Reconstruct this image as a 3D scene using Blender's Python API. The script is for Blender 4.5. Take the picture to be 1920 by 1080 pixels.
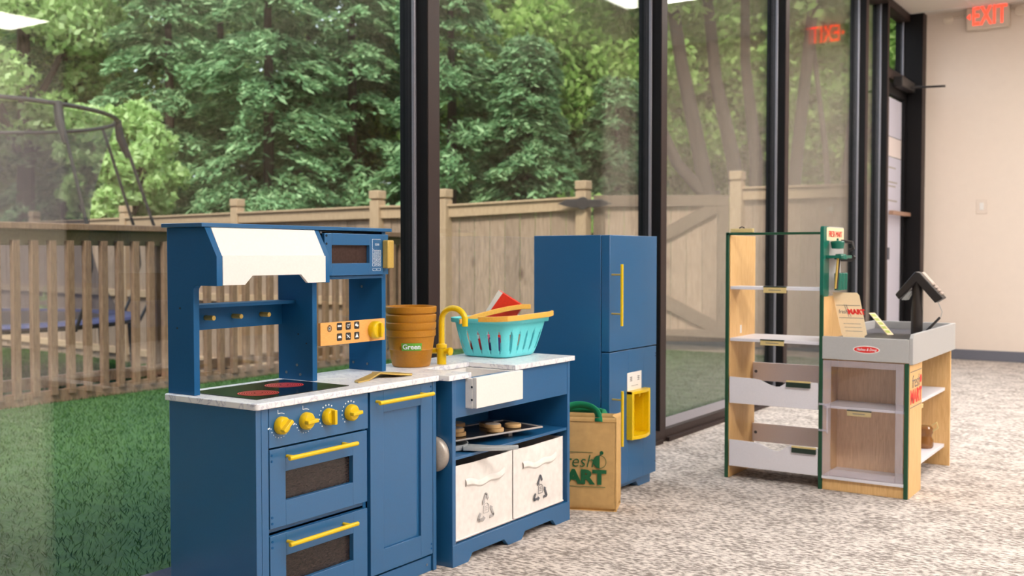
import bpy, bmesh, math, random
import numpy as np
from mathutils import Vector, Matrix
random.seed(7)
for o in list(bpy.data.objects): bpy.data.objects.remove(o)
SC = bpy.context.scene
COL = SC.collection
PI = math.pi
R = math.radians

# ------------------------------------------------------------------ camera
cam = bpy.data.cameras.new('camera'); co = bpy.data.objects.new('camera', cam); COL.objects.link(co)
cam.sensor_width = 36.0; cam.lens = 1947.5/1920*36.0
cam.clip_start = .05; cam.clip_end = 200
co.location = (0, 0, .82)
co.rotation_euler = (R(90-1.8634), 0, R(33.71))
cam.dof.use_dof = True; cam.dof.focus_distance = 2.35; cam.dof.aperture_fstop = 5.6
SC.camera = co

# ------------------------------------------------------------------ view, world, sun
vs = SC.view_settings; vs.view_transform = 'Standard'; vs.look = 'None'; vs.gamma = 1; vs.exposure = 0.0
try: vs.use_curve_mapping = False
except Exception: pass
w = bpy.data.worlds.new('sky'); SC.world = w; w.use_nodes = True
wn = w.node_tree; wn.nodes.clear()
wo = wn.nodes.new('ShaderNodeOutputWorld'); wb = wn.nodes.new('ShaderNodeBackground')
wt = wn.nodes.new('ShaderNodeTexCoord'); wx = wn.nodes.new('ShaderNodeSeparateXYZ'); wr = wn.nodes.new('ShaderNodeValToRGB')
wn.links.new(wt.outputs['Generated'], wx.inputs[0]); wn.links.new(wx.outputs['Z'], wr.inputs[0])
wr.color_ramp.elements[0].color = (.80, .88, .95, 1); wr.color_ramp.elements[1].color = (.62, .78, 1, 1)
wn.links.new(wr.outputs[0], wb.inputs['Color']); wb.inputs['Strength'].default_value = 2.3
wn.links.new(wb.outputs[0], wo.inputs[0])
sl = bpy.data.lights.new('sun', 'SUN'); sl.energy = 5.5; sl.angle = R(14); sl.color = (1, .95, .86)
so = bpy.data.objects.new('sun', sl); COL.objects.link(so)
so.rotation_euler = Vector((.30, -.62, .85)).to_track_quat('Z', 'Y').to_euler()

# ------------------------------------------------------------------ materials
def L(r, g, b):
    f = lambda c: (c/255/12.92) if c/255 <= .04045 else ((c/255+.055)/1.055)**2.4
    return (f(r), f(g), f(b), 1)
def nmat(name):
    m = bpy.data.materials.new(name); m.use_nodes = True
    return m, m.node_tree, m.node_tree.nodes['Principled BSDF']
def N(t, kind, **k):
    n = t.nodes.new(kind)
    for a, v in k.items(): setattr(n, a, v)
    return n
def ramp(t, src, stops):
    r = N(t, 'ShaderNodeValToRGB'); e = r.color_ramp.elements
    while len(e) < len(stops): e.new(.5)
    for i, (p, c) in enumerate(stops): e[i].position = p; e[i].color = c
    t.links.new(src, r.inputs[0]); return r
def tex(t, scale, kind='ShaderNodeTexNoise', coord='Object', **k):
    c = N(t, 'ShaderNodeTexCoord'); mp = N(t, 'ShaderNodeMapping'); mp.inputs['Scale'].default_value = scale
    t.links.new(c.outputs[coord], mp.inputs[0]); n = N(t, kind); t.links.new(mp.outputs[0], n.inputs['Vector'])
    for a, v in k.items():
        if a in n.inputs: n.inputs[a].default_value = v
        else: setattr(n, a, v)
    return n
def bump(t, b, src, strength=.2, dist=.002):
    bm = N(t, 'ShaderNodeBump'); bm.inputs['Strength'].default_value = strength; bm.inputs['Distance'].default_value = dist
    t.links.new(src, bm.inputs['Height']); t.links.new(bm.outputs[0], b.inputs['Normal'])
MC = {}
def plain(name, c, rough=.5, metal=0, spec=.5, var=.06, scale=40, bmp=0, coat=0):
    if name in MC: return MC[name]
    m, t, b = nmat(name)
    n = tex(t, (scale,)*3); c = L(*c)
    d = tuple(x*(1-var) for x in c[:3])+(1,); u = tuple(min(1, x*(1+var)) for x in c[:3])+(1,)
    r = ramp(t, n.outputs['Fac'], [(.3, d), (.7, u)]); t.links.new(r.outputs[0], b.inputs['Base Color'])
    b.inputs['Roughness'].default_value = rough; b.inputs['Metallic'].default_value = metal
    b.inputs['Specular IOR Level'].default_value = spec; b.inputs['Coat Weight'].default_value = coat
    if bmp: bump(t, b, n.outputs['Fac'], bmp)
    MC[name] = m; return m
def wood(name, c0, c1, scale=(60, 60, 4), rough=.5, knots=False, island=0):
    m, t, b = nmat(name)
    n = tex(t, scale, Detail=6, Distortion=1.2)
    r = ramp(t, n.outputs['Fac'], [(.3, L(*c0)), (.68, L(*c1))]); out = r.outputs[0]
    if island:
        g = N(t, 'ShaderNodeNewGeometry'); mr = N(t, 'ShaderNodeMapRange'); mr.inputs[3].default_value = 1-island; mr.inputs[4].default_value = 1+island*.6
        t.links.new(g.outputs['Random Per Island'], mr.inputs[0])
        mx = N(t, 'ShaderNodeVectorMath', operation='SCALE'); t.links.new(out, mx.inputs[0]); t.links.new(mr.outputs[0], mx.inputs['Scale']); out = mx.outputs[0]
    if knots:
        v = tex(t, (2.6, 2.6, 1.3), 'ShaderNodeTexVoronoi', Scale=1.0); k = ramp(t, v.outputs['Distance'], [(.03, (.35, .25, .2, 1)), (.10, (1, 1, 1, 1))])
        mx = N(t, 'ShaderNodeMix', data_type='RGBA', blend_type='MULTIPLY'); mx.inputs[0].default_value = .8
        t.links.new(out, mx.inputs[6]); t.links.new(k.outputs[0], mx.inputs[7]); out = mx.outputs[2]
    t.links.new(out, b.inputs['Base Color']); b.inputs['Roughness'].default_value = rough
    bump(t, b, n.outputs['Fac'], .15, .001)
    return m
def emis(name, c, s):
    m, t, b = nmat(name); b.inputs['Base Color'].default_value = c
    b.inputs['Emission Color'].default_value = c; b.inputs['Emission Strength'].default_value = s; return m
def clear(name, tint=(1, 1, 1, 1), f0=.04, haze=0, hazecol=(.8, .8, .8, 1)):
    m, t, b = nmat(name); t.nodes.remove(b); out = t.nodes['Material Output']
    g = N(t, 'ShaderNodeNewGeometry'); d = N(t, 'ShaderNodeVectorMath', operation='DOT_PRODUCT')
    t.links.new(g.outputs['Normal'], d.inputs[0]); t.links.new(g.outputs['Incoming'], d.inputs[1])
    a = N(t, 'ShaderNodeMath', operation='ABSOLUTE'); t.links.new(d.outputs['Value'], a.inputs[0])
    s = N(t, 'ShaderNodeMath', operation='SUBTRACT'); s.inputs[0].default_value = 1; t.links.new(a.outputs[0], s.inputs[1])
    p = N(t, 'ShaderNodeMath', operation='POWER'); p.inputs[1].default_value = 5; t.links.new(s.outputs[0], p.inputs[0])
    q = N(t, 'ShaderNodeMath', operation='MULTIPLY_ADD'); q.inputs[1].default_value = 1-f0; q.inputs[2].default_value = f0; t.links.new(p.outputs[0], q.inputs[0])
    tr = N(t, 'ShaderNodeBsdfTransparent'); tr.inputs[0].default_value = tint
    gl = N(t, 'ShaderNodeBsdfGlossy'); gl.inputs['Roughness'].default_value = 0.0
    src = tr.outputs[0]
    if haze:
        df = N(t, 'ShaderNodeBsdfDiffuse'); df.inputs[0].default_value = hazecol; h = N(t, 'ShaderNodeMixShader'); h.inputs[0].default_value = haze
        t.links.new(src, h.inputs[1]); t.links.new(df.outputs[0], h.inputs[2]); src = h.outputs[0]
    mx = N(t, 'ShaderNodeMixShader'); t.links.new(q.outputs[0], mx.inputs[0]); t.links.new(src, mx.inputs[1]); t.links.new(gl.outputs[0], mx.inputs[2])
    t.links.new(mx.outputs[0], out.inputs[0]); return m
def leafmat(name, dark, mid, light, trans=.35):
    m, t, b = nmat(name); t.nodes.remove(b); out = t.nodes['Material Output']
    g = N(t, 'ShaderNodeNewGeometry'); n = tex(t, (.9,)*3, Detail=3)
    ad = N(t, 'ShaderNodeMath', operation='MULTIPLY_ADD'); ad.inputs[1].default_value = .5
    t.links.new(g.outputs['Random Per Island'], ad.inputs[0])
    ml = N(t, 'ShaderNodeMath', operation='MULTIPLY'); ml.inputs[1].default_value = .5; t.links.new(n.outputs['Fac'], ml.inputs[0]); t.links.new(ml.outputs[0], ad.inputs[2])
    r = ramp(t, ad.outputs[0], [(.15, L(*dark)), (.5, L(*mid)), (.85, L(*light))])
    df = N(t, 'ShaderNodeBsdfDiffuse'); tl = N(t, 'ShaderNodeBsdfTranslucent'); mx = N(t, 'ShaderNodeMixShader'); mx.inputs[0].default_value = trans
    t.links.new(r.outputs[0], df.inputs[0]); t.links.new(r.outputs[0], tl.inputs[0]); t.links.new(df.outputs[0], mx.inputs[1]); t.links.new(tl.outputs[0], mx.inputs[2])
    t.links.new(mx.outputs[0], out.inputs[0]); return m

def marble():
    m, t, b = nmat('marble top')
    n = tex(t, (2.2, 3.4, 2.2), Detail=5, Distortion=3.0)
    r = ramp(t, n.outputs['Fac'], [(.40, L(242, 242, 243)), (.50, L(232, 232, 238)), (.53, L(196, 196, 210)), (.57, L(240, 240, 242))])
    t.links.new(r.outputs[0], b.inputs['Base Color']); b.inputs['Roughness'].default_value = .3; return m
def carpet():
    m, t, b = nmat('carpet weave')
    def tx(scale, detail=2, rough=.5, kind='ShaderNodeTexNoise', **k):
        n = tex(t, scale, kind, **k)
        if kind == 'ShaderNodeTexNoise': n.inputs['Detail'].default_value = detail; n.inputs['Roughness'].default_value = rough
        return n
    def mul(x, k, add=None):
        q = N(t, 'ShaderNodeMath', operation='MULTIPLY_ADD'); q.inputs[1].default_value = k; q.inputs[2].default_value = 0
        t.links.new(x, q.inputs[0])
        if add is not None: t.links.new(add, q.inputs[2])
        return q.outputs[0]
    blot = tx((9.5, 18, 1), 1.5); fine = tx((45, 200, 1), 2); cross = tx((95, 38, 1), 1); big = tx((1.6, 2.2, 1), 2)
    v = tex(t, (20, 34, 1), 'ShaderNodeTexVoronoi', distance='CHEBYCHEV', Randomness=.75)
    sep = N(t, 'ShaderNodeSeparateColor'); t.links.new(v.outputs['Color'], sep.inputs[0])
    s = mul(blot.outputs['Fac'], .62); s = mul(sep.outputs[0], .10, s); s = mul(fine.outputs['Fac'], .20, s); s = mul(cross.outputs['Fac'], .10, s); s = mul(big.outputs['Fac'], .26, s)
    r = ramp(t, s, [(.53, L(134, 125, 119)), (.605, L(162, 152, 145)), (.65, L(196, 186, 179)), (.76, L(222, 212, 204))])
    t.links.new(r.outputs[0], b.inputs['Base Color']); b.inputs['Roughness'].default_value = .95; b.inputs['Specular IOR Level'].default_value = .1
    bump(t, b, fine.outputs['Fac'], .4, .003); return m
def turfmat():
    m, t, b = nmat('turf pile')
    n = tex(t, (3, 3, 3), Detail=8, Roughness=.7); f = tex(t, (160, 160, 20), Detail=2)
    mx = N(t, 'ShaderNodeMath', operation='MULTIPLY_ADD'); mx.inputs[1].default_value = .5; t.links.new(f.outputs['Fac'], mx.inputs[0])
    h = N(t, 'ShaderNodeMath', operation='MULTIPLY'); h.inputs[1].default_value = .5; t.links.new(n.outputs['Fac'], h.inputs[0]); t.links.new(h.outputs[0], mx.inputs[2])
    r = ramp(t, mx.outputs[0], [(.35, L(38, 66, 26)), (.5, L(54, 86, 34)), (.65, L(78, 110, 48))])
    t.links.new(r.outputs[0], b.inputs['Base Color']); b.inputs['Roughness'].default_value = .9; return m
def weave(name, c, rough=.85):
    m, t, b = nmat(name); n = tex(t, (9, 9, 9), Detail=4)
    c = L(*c); r = ramp(t, n.outputs['Fac'], [(.3, tuple(x*.88 for x in c[:3])+(1,)), (.7, c)])
    t.links.new(r.outputs[0], b.inputs['Base Color']); b.inputs['Roughness'].default_value = rough; b.inputs['Specular IOR Level'].default_value = .2
    f = tex(t, (700, 700, 700)); bump(t, b, f.outputs['Fac'], .2, .0006); return m

M = dict(
    blue=plain('blue paint', (30, 94, 144), .3, spec=1.0, var=.03), blued=plain('blue panel paint', (22, 88, 138), .45, spec=.25, var=.03),
    marble=marble(), white=plain('white paint', (232, 229, 226), .35, var=.02), yellow=plain('yellow paint', (226, 190, 10), .3, var=.05),
    gold=plain('gold paint', (203, 172, 92), .35, metal=.3, var=.05), brown=plain('brown smoked panel', (66, 50, 46), .25, var=.15, scale=25),
    ovenwin=None, black=plain('black gloss', (14, 14, 15), .12), ring=plain('red ring ink', (205, 62, 60), .35),
    ink=plain('white ink', (232, 238, 244), .5), dark=plain('dark ink', (38, 36, 38), .5), greyink=plain('grey ink', (92, 94, 102), .6), faint=plain('pale grey ink', (176, 172, 172), .7),
    screw=plain('screw metal', (130, 140, 155), .35, metal=.7), hole=plain('screw hole', (22, 30, 44), .6),
    orange=wood('orange wood', (226, 160, 88), (240, 180, 104), (20, 20, 200), .4), ply=wood('birch wood', (214, 168, 108), (232, 192, 134), (50, 50, 3), .5),
    plyin=wood('birch back wood', (222, 184, 146), (246, 212, 172), (40, 40, 3), .5),
    green=plain('dark green edge', (22, 74, 48), .4), teal=plain('teal green plastic', (12, 104, 88), .35),
    greyp=plain('light grey paint', (178, 178, 178), .45, var=.02), mauve=plain('grey board', (244, 234, 234), .5, var=.02),
    shelfw=plain('white shelf paint', (226, 224, 232), .4, var=.02), slate=plain('dark counter laminate', (74, 72, 82), .4),
    label=plain('tan label', (214, 192, 132), .5), labeld=plain('label rail', (26, 48, 38), .4), red=plain('red ink', (224, 40, 34), .5), tomato=plain('red card', (232, 52, 30), .4),
    plastic=plain('black plastic', (40, 37, 38), .4), key=plain('key caps', (196, 180, 170), .5), cream=plain('cream card', (240, 218, 182), .7, var=.02),
    bucket=plain('amber brown plastic', (178, 118, 8), .45, var=.06, bmp=.1), aqua=plain('aqua plastic', (104, 220, 228), .3, var=.03), handle=plain('orange yellow plastic', (244, 182, 78), .4),
    tagreen=plain('green sticker', (98, 168, 52), .5), burlap=weave('tan woven bag', (206, 168, 112)), gtex=plain('green webbing', (14, 146, 100), .6), inkgreen=plain('green ink', (14, 92, 52), .6),
    canvas=weave('white canvas', (238, 232, 228)), steel=plain('steel', (176, 168, 160), .4, metal=.35), trayblk=plain('dark tray', (44, 38, 38), .25), traye=plain('tray rim', (176, 170, 168), .4),
    cookie=plain('cookie wood', (206, 168, 116), .6), icing=plain('icing', (196, 186, 178), .5), choc=plain('chocolate icing', (70, 48, 38), .5), grey=plain('grey plastic', (158, 164, 168), .4),
    frame=plain('black anodised frame', (14, 13, 16), .5, spec=.25, var=.05), framef=plain('dark bronze frame', (52, 40, 38), .5, spec=.3), bead=plain('glazing bead', (150, 150, 160), .35, metal=.5),
    wall=plain('painted wall', (232, 218, 206), .8, var=.01, scale=3), ceil=plain('ceiling tile', (232, 224, 216), .9, var=.03, scale=200), base=plain('grey baseboard', (104, 106, 118), .6),
    brownwall=plain('tan wall', (226, 206, 184), .8), cabinet=plain('low cabinet', (70, 66, 62), .6), soil=plain('bare soil', (126, 108, 90), .95, var=.3, scale=5),
    fence=wood('fence boards', (136, 112, 93), (172, 146, 124), (14, 14, 1.2), .85, knots=True, island=.16), fpost=wood('fence post wood', (166, 137, 108), (192, 163, 130), (20, 20, 3), .85),
    shadedrail=plain('shaded rail wood', (104, 94, 66), .85, var=.15, scale=12), rail=wood('railing wood', (108, 78, 58), (146, 116, 90), (24, 24, 3), .8, island=.12), gatew=wood('gate brace wood', (100, 82, 66), (126, 106, 88), (14, 14, 3), .85, island=.08),
    iron=plain('black iron', (44, 40, 40), .5), mesh=None, pad=plain('blue pad', (58, 60, 98), .5), bark=plain('bark', (64, 52, 44), .95, var=.3, scale=6, bmp=.4), barkl=plain('light bark', (86, 74, 66), .95, var=.25, scale=6, bmp=.4),
    paper=plain('white paper', (214, 214, 232), .7, var=.02), exitbox=plain('white housing', (214, 200, 184), .5), exitred=emis('exit red', (1, .06, .03, 1), 2.0),
    lamp=emis('light diffuser', (1, .955, .90, 1), 25), lampdim=emis('dim light diffuser', (1, .93, .84, 1), 13), glass=clear('window glass', (.97, .98, .975, 1)), acrylf=clear('acrylic edge', (.95, .94, .97, 1), .05, .22, (.84, .80, .88, 1)), acryl=clear('acrylic', (.985, .98, .99, 1), .04, .02, (.80, .76, .84, 1)),
    carpet=carpet(), turf=turfmat(), plate=plain('switch plate', (226, 212, 200), .4), leaf=None, bark2=plain('moss', (60, 90, 50), .9))
def ovenwin():
    m, t, b = nmat('oven window grain'); n = tex(t, (30, 14, 90), Detail=6, Distortion=2)
    r = ramp(t, n.outputs['Fac'], [(.35, L(22, 18, 18)), (.65, L(64, 54, 51))]); t.links.new(r.outputs[0], b.inputs['Base Color']); b.inputs['Roughness'].default_value = .2; return m
M['ovenwin'] = ovenwin()
def netmat():
    m, t, b = nmat('net'); out = t.nodes['Material Output']; b.inputs['Base Color'].default_value = L(52, 46, 62); b.inputs['Roughness'].default_value = .9
    tr = N(t, 'ShaderNodeBsdfTransparent'); mx = N(t, 'ShaderNodeMixShader'); mx.inputs[0].default_value = .42
    t.links.new(tr.outputs[0], mx.inputs[1]); t.links.new(b.outputs[0], mx.inputs[2]); t.links.new(mx.outputs[0], out.inputs[0]); return m
M['mesh'] = netmat()

# ------------------------------------------------------------------ mesh helpers
class MB:
    def __init__(s): s.v = []; s.f = []
    def add(s, v, f):
        k = len(s.v); s.v += [tuple(x) for x in v]; s.f += [tuple(i+k for i in q) for q in f]; return s
    def box(s, x0, x1, y0, y1, z0, z1):
        v = [(x, y, z) for z in (z0, z1) for y in (y0, y1) for x in (x0, x1)]
        return s.add(v, [(0, 2, 3, 1), (4, 5, 7, 6), (0, 1, 5, 4), (2, 6, 7, 3), (0, 4, 6, 2), (1, 3, 7, 5)])
    def prism(s, pts, fr, w0, w1):
        n = len(pts); a = sum(pts[i][0]*pts[(i+1) % n][1]-pts[(i+1) % n][0]*pts[i][1] for i in range(n))
        if a < 0: pts = pts[::-1]
        v = [fr(u, q, w0) for u, q in pts]+[fr(u, q, w1) for u, q in pts]
        return s.add(v, [tuple(range(n))[::-1], tuple(range(n, 2*n))]+[(i, (i+1) % n, n+(i+1) % n, n+i) for i in range(n)])
    def cyl(s, p0, p1, r0, r1=None, n=16, cap=True):
        return s.tube([p0, p1], [r0, r0 if r1 is None else r1], n, cap)
    def tube(s, path, r, n=10, cap=True, closed=False):
        P = [Vector(p) for p in path]; m = len(P)
        if not isinstance(r, (list, tuple)): r = [r]*m
        rings = []; pu = None
        for i in range(m):
            if closed: d = P[(i+1) % m]-P[i-1]
            else: d = P[min(i+1, m-1)]-P[max(i-1, 0)]
            d.normalize()
            if pu is None: pu = d.orthogonal().normalized()
            u = (pu-d*pu.dot(d)).normalized(); pu = u; q = d.cross(u)
            rings.append([P[i]+(u*math.cos(2*PI*k/n)+q*math.sin(2*PI*k/n))*r[i] for k in range(n)])
        v = [p for g in rings for p in g]; f = []
        for i in range(m if closed else m-1):
            j = (i+1) % m
            for k in range(n): f.append((i*n+k, i*n+(k+1) % n, j*n+(k+1) % n, j*n+k))
        if cap and not closed: f += [tuple(range(n))[::-1], tuple((m-1)*n+k for k in range(n))]
        return s.add(v, f)
    def lathe(s, prof, c, n=32, ax=None, sx=1, sy=1):
        # prof: (radius, height); ax frame: function(u,v,w) with w = height axis
        fr = ax or (lambda u, v, w: (c[0]+u, c[1]+v, c[2]+w)); v = []; f = []; m = len(prof)
        for r, h in prof:
            for k in range(n): v.append(fr(r*math.cos(2*PI*k/n)*sx, r*math.sin(2*PI*k/n)*sy, h))
        for i in range(m-1):
            for k in range(n): f.append((i*n+k, i*n+(k+1) % n, (i+1)*n+(k+1) % n, (i+1)*n+k))
        if prof[0][0] > 1e-6: f.append(tuple(range(n))[::-1])
        if prof[-1][0] > 1e-6: f.append(tuple((m-1)*n+k for k in range(n)))
        return s.add(v, f)
    def build(s, name, mat, parent=None, bevel=0, smooth=False, seg=2, local=False):
        me = bpy.data.meshes.new(name)
        v = s.v
        if parent is not None and not local:
            o = Vector(parent['_w']); v = [tuple(Vector(p)-o) for p in v]
        me.from_pydata(v, [], s.f); me.update()
        bm = bmesh.new(); bm.from_mesh(me); bmesh.ops.remove_doubles(bm, verts=bm.verts, dist=1e-6); bmesh.ops.recalc_face_normals(bm, faces=bm.faces); bm.to_mesh(me); bm.free()
        return fin(name, me, mat, parent, bevel, smooth, seg, local)
def fin(name, me, mat, parent, bevel=0, smooth=False, seg=2, local=False):
    me.materials.append(mat); o = bpy.data.objects.new(name, me); COL.objects.link(o)
    if smooth:
        me.polygons.foreach_set('use_smooth', [True]*len(me.polygons)); me.set_sharp_from_angle(angle=R(40))
    if bevel:
        b = o.modifiers.new('bevel', 'BEVEL'); b.width = bevel; b.segments = seg; b.limit_method = 'ANGLE'; b.angle_limit = R(35)
        if not smooth:
            me.polygons.foreach_set('use_smooth', [True]*len(me.polygons)); me.set_sharp_from_angle(angle=R(35))
    if parent is not None:
        o.parent = parent
    o['_w'] = tuple(parent['_w']) if parent is not None else (0, 0, 0)
    return o
def box(name, mat, parent, x0, x1, y0, y1, z0, z1, bevel=.0012, **k):
    return MB().box(x0, x1, y0, y1, z0, z1).build(name, mat, parent, bevel, **k)
def thing(name, label, cat, loc, group=None, rz=0):
    o = bpy.data.objects.new(name, None); COL.objects.link(o); o.location = loc; o.rotation_euler = (0, 0, rz); o.empty_display_size = .05
    o['label'] = label; o['category'] = cat; o['_w'] = tuple(loc)
    if group: o['group'] = group
    return o
def tag(o, label, cat, group=None, kind=None):
    o['label'] = label; o['category'] = cat
    if group: o['group'] = group
    if kind: o['kind'] = kind
    return o
def struct(o): o['kind'] = 'structure'; return o
FX = lambda ox: (lambda u, v, w: (ox+w, u, v))          # face looking +X: u=Y, v=Z
FY = lambda oy: (lambda u, v, w: (u, oy-w, v))          # face looking -Y: u=X, v=Z
FZ = lambda oz: (lambda u, v, w: (u, v, oz+w))          # face looking up
FS = lambda y0: (lambda u, v, w: (u, y0+w, v))          # side profile: u=X, v=Z, thickness along +Y
def circ(cx, cy, r, n=24, a0=0, a1=2*PI): return [(cx+r*math.cos(a0+(a1-a0)*i/n), cy+r*math.sin(a0+(a1-a0)*i/n)) for i in range(n)]
def annul(mb, fr, cx, cy, r0, r1, w0=0, w1=.0006, n=32, a0=0, a1=2*PI):
    full = abs(a1-a0-2*PI) < 1e-6; m = n if full else n+1
    o = [(cx+r1*math.cos(a0+(a1-a0)*i/n), cy+r1*math.sin(a0+(a1-a0)*i/n)) for i in range(m)]; q = [(cx+r0*math.cos(a0+(a1-a0)*i/n), cy+r0*math.sin(a0+(a1-a0)*i/n)) for i in range(m)]
    v = [fr(a, b, w1) for a, b in o]+[fr(a, b, w1) for a, b in q]
    mb.add(v, [(i, (i+1) % m, m+(i+1) % m, m+i) for i in range(n)]); return mb
def bar2(mb, fr, p, q, wd, w0=0, w1=.0006):
    a = Vector(p); b = Vector(q); d = (b-a).normalized(); n = Vector((-d.y, d.x))*wd/2
    return mb.prism([tuple(a+n), tuple(a-n), tuple(b-n), tuple(b+n)], fr, w0, w1)
def rrect(x0, x1, y0, y1, r, n=5):
    P = []
    for cx, cy, a in ((x1-r, y1-r, 0), (x0+r, y1-r, PI/2), (x0+r, y0+r, PI), (x1-r, y0+r, 1.5*PI)):
        P += [(cx+r*math.cos(a+PI/2*i/n), cy+r*math.sin(a+PI/2*i/n)) for i in range(n+1)]
    return P
def text(s, size, fr, mat, parent, name='lettering', bold=0, shear=0, sx=1, ext=.0003, align='CENTER', local=False, spacing=1, warp=None):
    cu = bpy.data.curves.new('t', 'FONT'); cu.body = s; cu.size = size; cu.extrude = ext; cu.offset = bold; cu.shear = shear; cu.align_x = align; cu.align_y = 'CENTER'; cu.space_character = spacing; cu.resolution_u = 3
    o = bpy.data.objects.new('t', cu); COL.objects.link(o); bpy.context.view_layer.update()
    me = bpy.data.meshes.new_from_object(o.evaluated_get(bpy.context.evaluated_depsgraph_get())); bpy.data.objects.remove(o); bpy.data.curves.remove(cu)
    off = Vector(parent['_w']) if (parent is not None and not local) else Vector((0, 0, 0))
    for v in me.vertices:
        x, y, z = v.co; v.co = Vector(fr(x*sx, y, z+ext))-off
    me.materials.clear(); return fin(name, me, mat, parent)
def shift(fr, a, b): return lambda u, v, w: fr(u+a, v+b, w)

# ================================================================== SETTING
GX = -2.015                     # glass plane
Y_FAR = 8.67; ZC = 2.70
struct(box('floor', M['carpet'], None, -1.955, 6.2, -3.2, 11.5, -.10, 0, 0))
struct(box('ceiling', M['ceil'], None, -2.10, 6.2, -3.2, 11.5, ZC, ZC+.15, 0))
g = MB()
for i in range(-5, 19): g.box(-1.95, 6.1, i*.61-.012, i*.61+.012, ZC-.004, ZC)
for i in range(13): g.box(-1.5+i*.61-.012, -1.5+i*.61+.012, -3.1, 11.4, ZC-.004, ZC)
struct(g.build('trim_ceiling', M['white']))
struct(box('wall_sky_block', plain('dark blocker brown', (92, 74, 64), .9, var=.2, scale=8), None, -22, -2.1, -3.9, -3.5, -.6, 5.0, 0))  # unseen wall added to keep bright sky off the kitchen's side
struct(box('wall_far', M['wall'], None, -1.955, .55, Y_FAR, Y_FAR+.15, 0, ZC, 0))
struct(box('wall_recess', M['wall'], None, .55, .70, Y_FAR, 11.4, 0, ZC, 0))
struct(box('wall_rear', M['wall'], None, .70, 6.2, 11.35, 11.5, 0, ZC, 0))
struct(box('wall_back', M['brownwall'], None, -2.05, 6.2, -3.2, -3.05, 0, ZC, 0))
struct(box('wall_right', M['wall'], None, 4.5, 4.65, -3.05, 5.56, 0, ZC, 0))
struct(box('wall_side', M['brownwall'], None, 4.62, 4.77, 5.56, 11.4, 0, ZC, 0))
struct(box('wall_cabinet', M['cabinet'], None, 4.2, 4.62, 5.62, 11.3, 0, 1.15, .004))
struct(box('baseboard_far', M['base'], None, -1.93, .55, Y_FAR-.012, Y_FAR, 0, .079, .002))
struct(box('wall_sun_block', M['brownwall'], None, -2.08, 6.2, -3.2, 11.5, ZC+.15, 3.9, 0))  # unseen height added over the ceiling to keep sun off the turf
# windows: storefront bays
def bay(n, y0, y1, head=True):
    o = thing('window_%d' % n, '', '', (GX, (y0+y1)/2, 0)); del o['label']; del o['category']; struct(o)
    box('glass', M['glass'], o, GX-.003, GX+.003, y0-.01, y1+.01, .045, ZC-.04, 0); box('outer_glass', M['glass'], o, GX-.022, GX-.016, y0-.01, y1+.01, .045, ZC-.04, 0)
    f = MB(); f.box(GX-.06, -1.955, y0-.001, y1+.001, 0, .052)
    f.box(GX-.06, -1.94, y0-.001, y1+.001, ZC-.05, ZC-.001); f.build('frame', M['framef'], o, .001)
    s = MB(); s.prism([(GX+.004, .052), (-1.985, .052), (GX+.004, .085)], FS(y0), 0, y1-y0); s.build('bead', M['bead'], o)
    box('floor_strip', M['framef'], o, -1.956, -1.938, y0, y1, 0, .018, .001)
def mullion(par_n, y0, y1, xf=-1.955, xo=-2.065):
    o = thing('trim_%d' % par_n, '', '', (xf, (y0+y1)/2, 0)); del o['label']; del o['category']; struct(o)
    box('mullion', M['frame'], o, xo, xf-.003, y0, y1, 0, ZC, .0015)
    box('mullion_face', M['framef'], o, xf-.003, xf, y0+.001, y1-.001, 0, ZC, .001)
    m = MB().box(GX+.004, GX+.016, y0-.010, y0, .06, ZC-.05); m.box(GX+.004, GX+.016, y1, y1+.010, .06, ZC-.05); m.build('bead', M['bead'], o, .002)
mu = [(-2.34, -2.28), (-.735, -.675), (.87, .93), (2.475, 2.533), (4.088, 4.146), (5.668, 5.728), (7.298, 7.360)]
for i, (a, b) in enumerate(mu): mullion(i+1, a, b)
prev = -3.05
for i, (a, b) in enumerate(mu+[(7.88, 7.92)]):
    bay(i+1, prev, a); prev = b
mullion(8, 7.875, 7.925)
mullion(9, 8.55, 8.668, xf=-1.857)
# exit door
d = thing('door_1', '', '', (-1.99, 8.25, 0)); del d['label']; del d['category']; struct(d)
s = MB(); s.box(-2.02, -1.97, 7.93, 7.99, .01, 2.10); s.box(-2.02, -1.97, 8.47, 8.545, .01, 2.10); s.box(-2.02, -1.97, 7.99, 8.47, .01, .25); s.box(-2.02, -1.97, 7.99, 8.47, 2.02, 2.10)
s.build('door_stile', M['frame'], d, .002)
box('door_glass', M['glass'], d, -1.999, -1.993, 7.98, 8.48, .24, 2.03, 0)
s = MB(); s.box(-2.05, -1.965, 7.925, 8.55, 2.125, 2.20); s.build('transom_bar', M['framef'], d, .002)
box('transom_glass', M['glass'], d, -2.012, -2.006, 7.925, 8.55, 2.2, 2.66, 0)
s = MB(); s.box(-2.05, -1.955, 7.925, 8.55, 2.64, 2.699); s.build('head_bar', M['framef'], d, .002)
box('push_bar', plain('bronze bar', (176, 140, 120), .4), d, -1.965, -1.93, 7.99, 8.54, 1.115, 1.145, .004)
s = MB(); s.box(-1.97, -1.95, 7.935, 7.975, .78, .87); s.build('lock_plate', M['base'], d, .002)
s = MB(); s.box(-1.968, -1.90, 8.10, 8.50, 2.075, 2.15); c1 = s.build('door_closer', M['plastic'], d, .006)
s = MB(); s.tube([(-1.90, 8.36, 2.095), (-1.66, 8.40, 2.093)], .009); s.tube([(-1.89, 8.47, 2.12), (-1.80, 8.42, 2.10)], .008); s.build('closer_arm', M['plastic'], d, 0, True)
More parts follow.
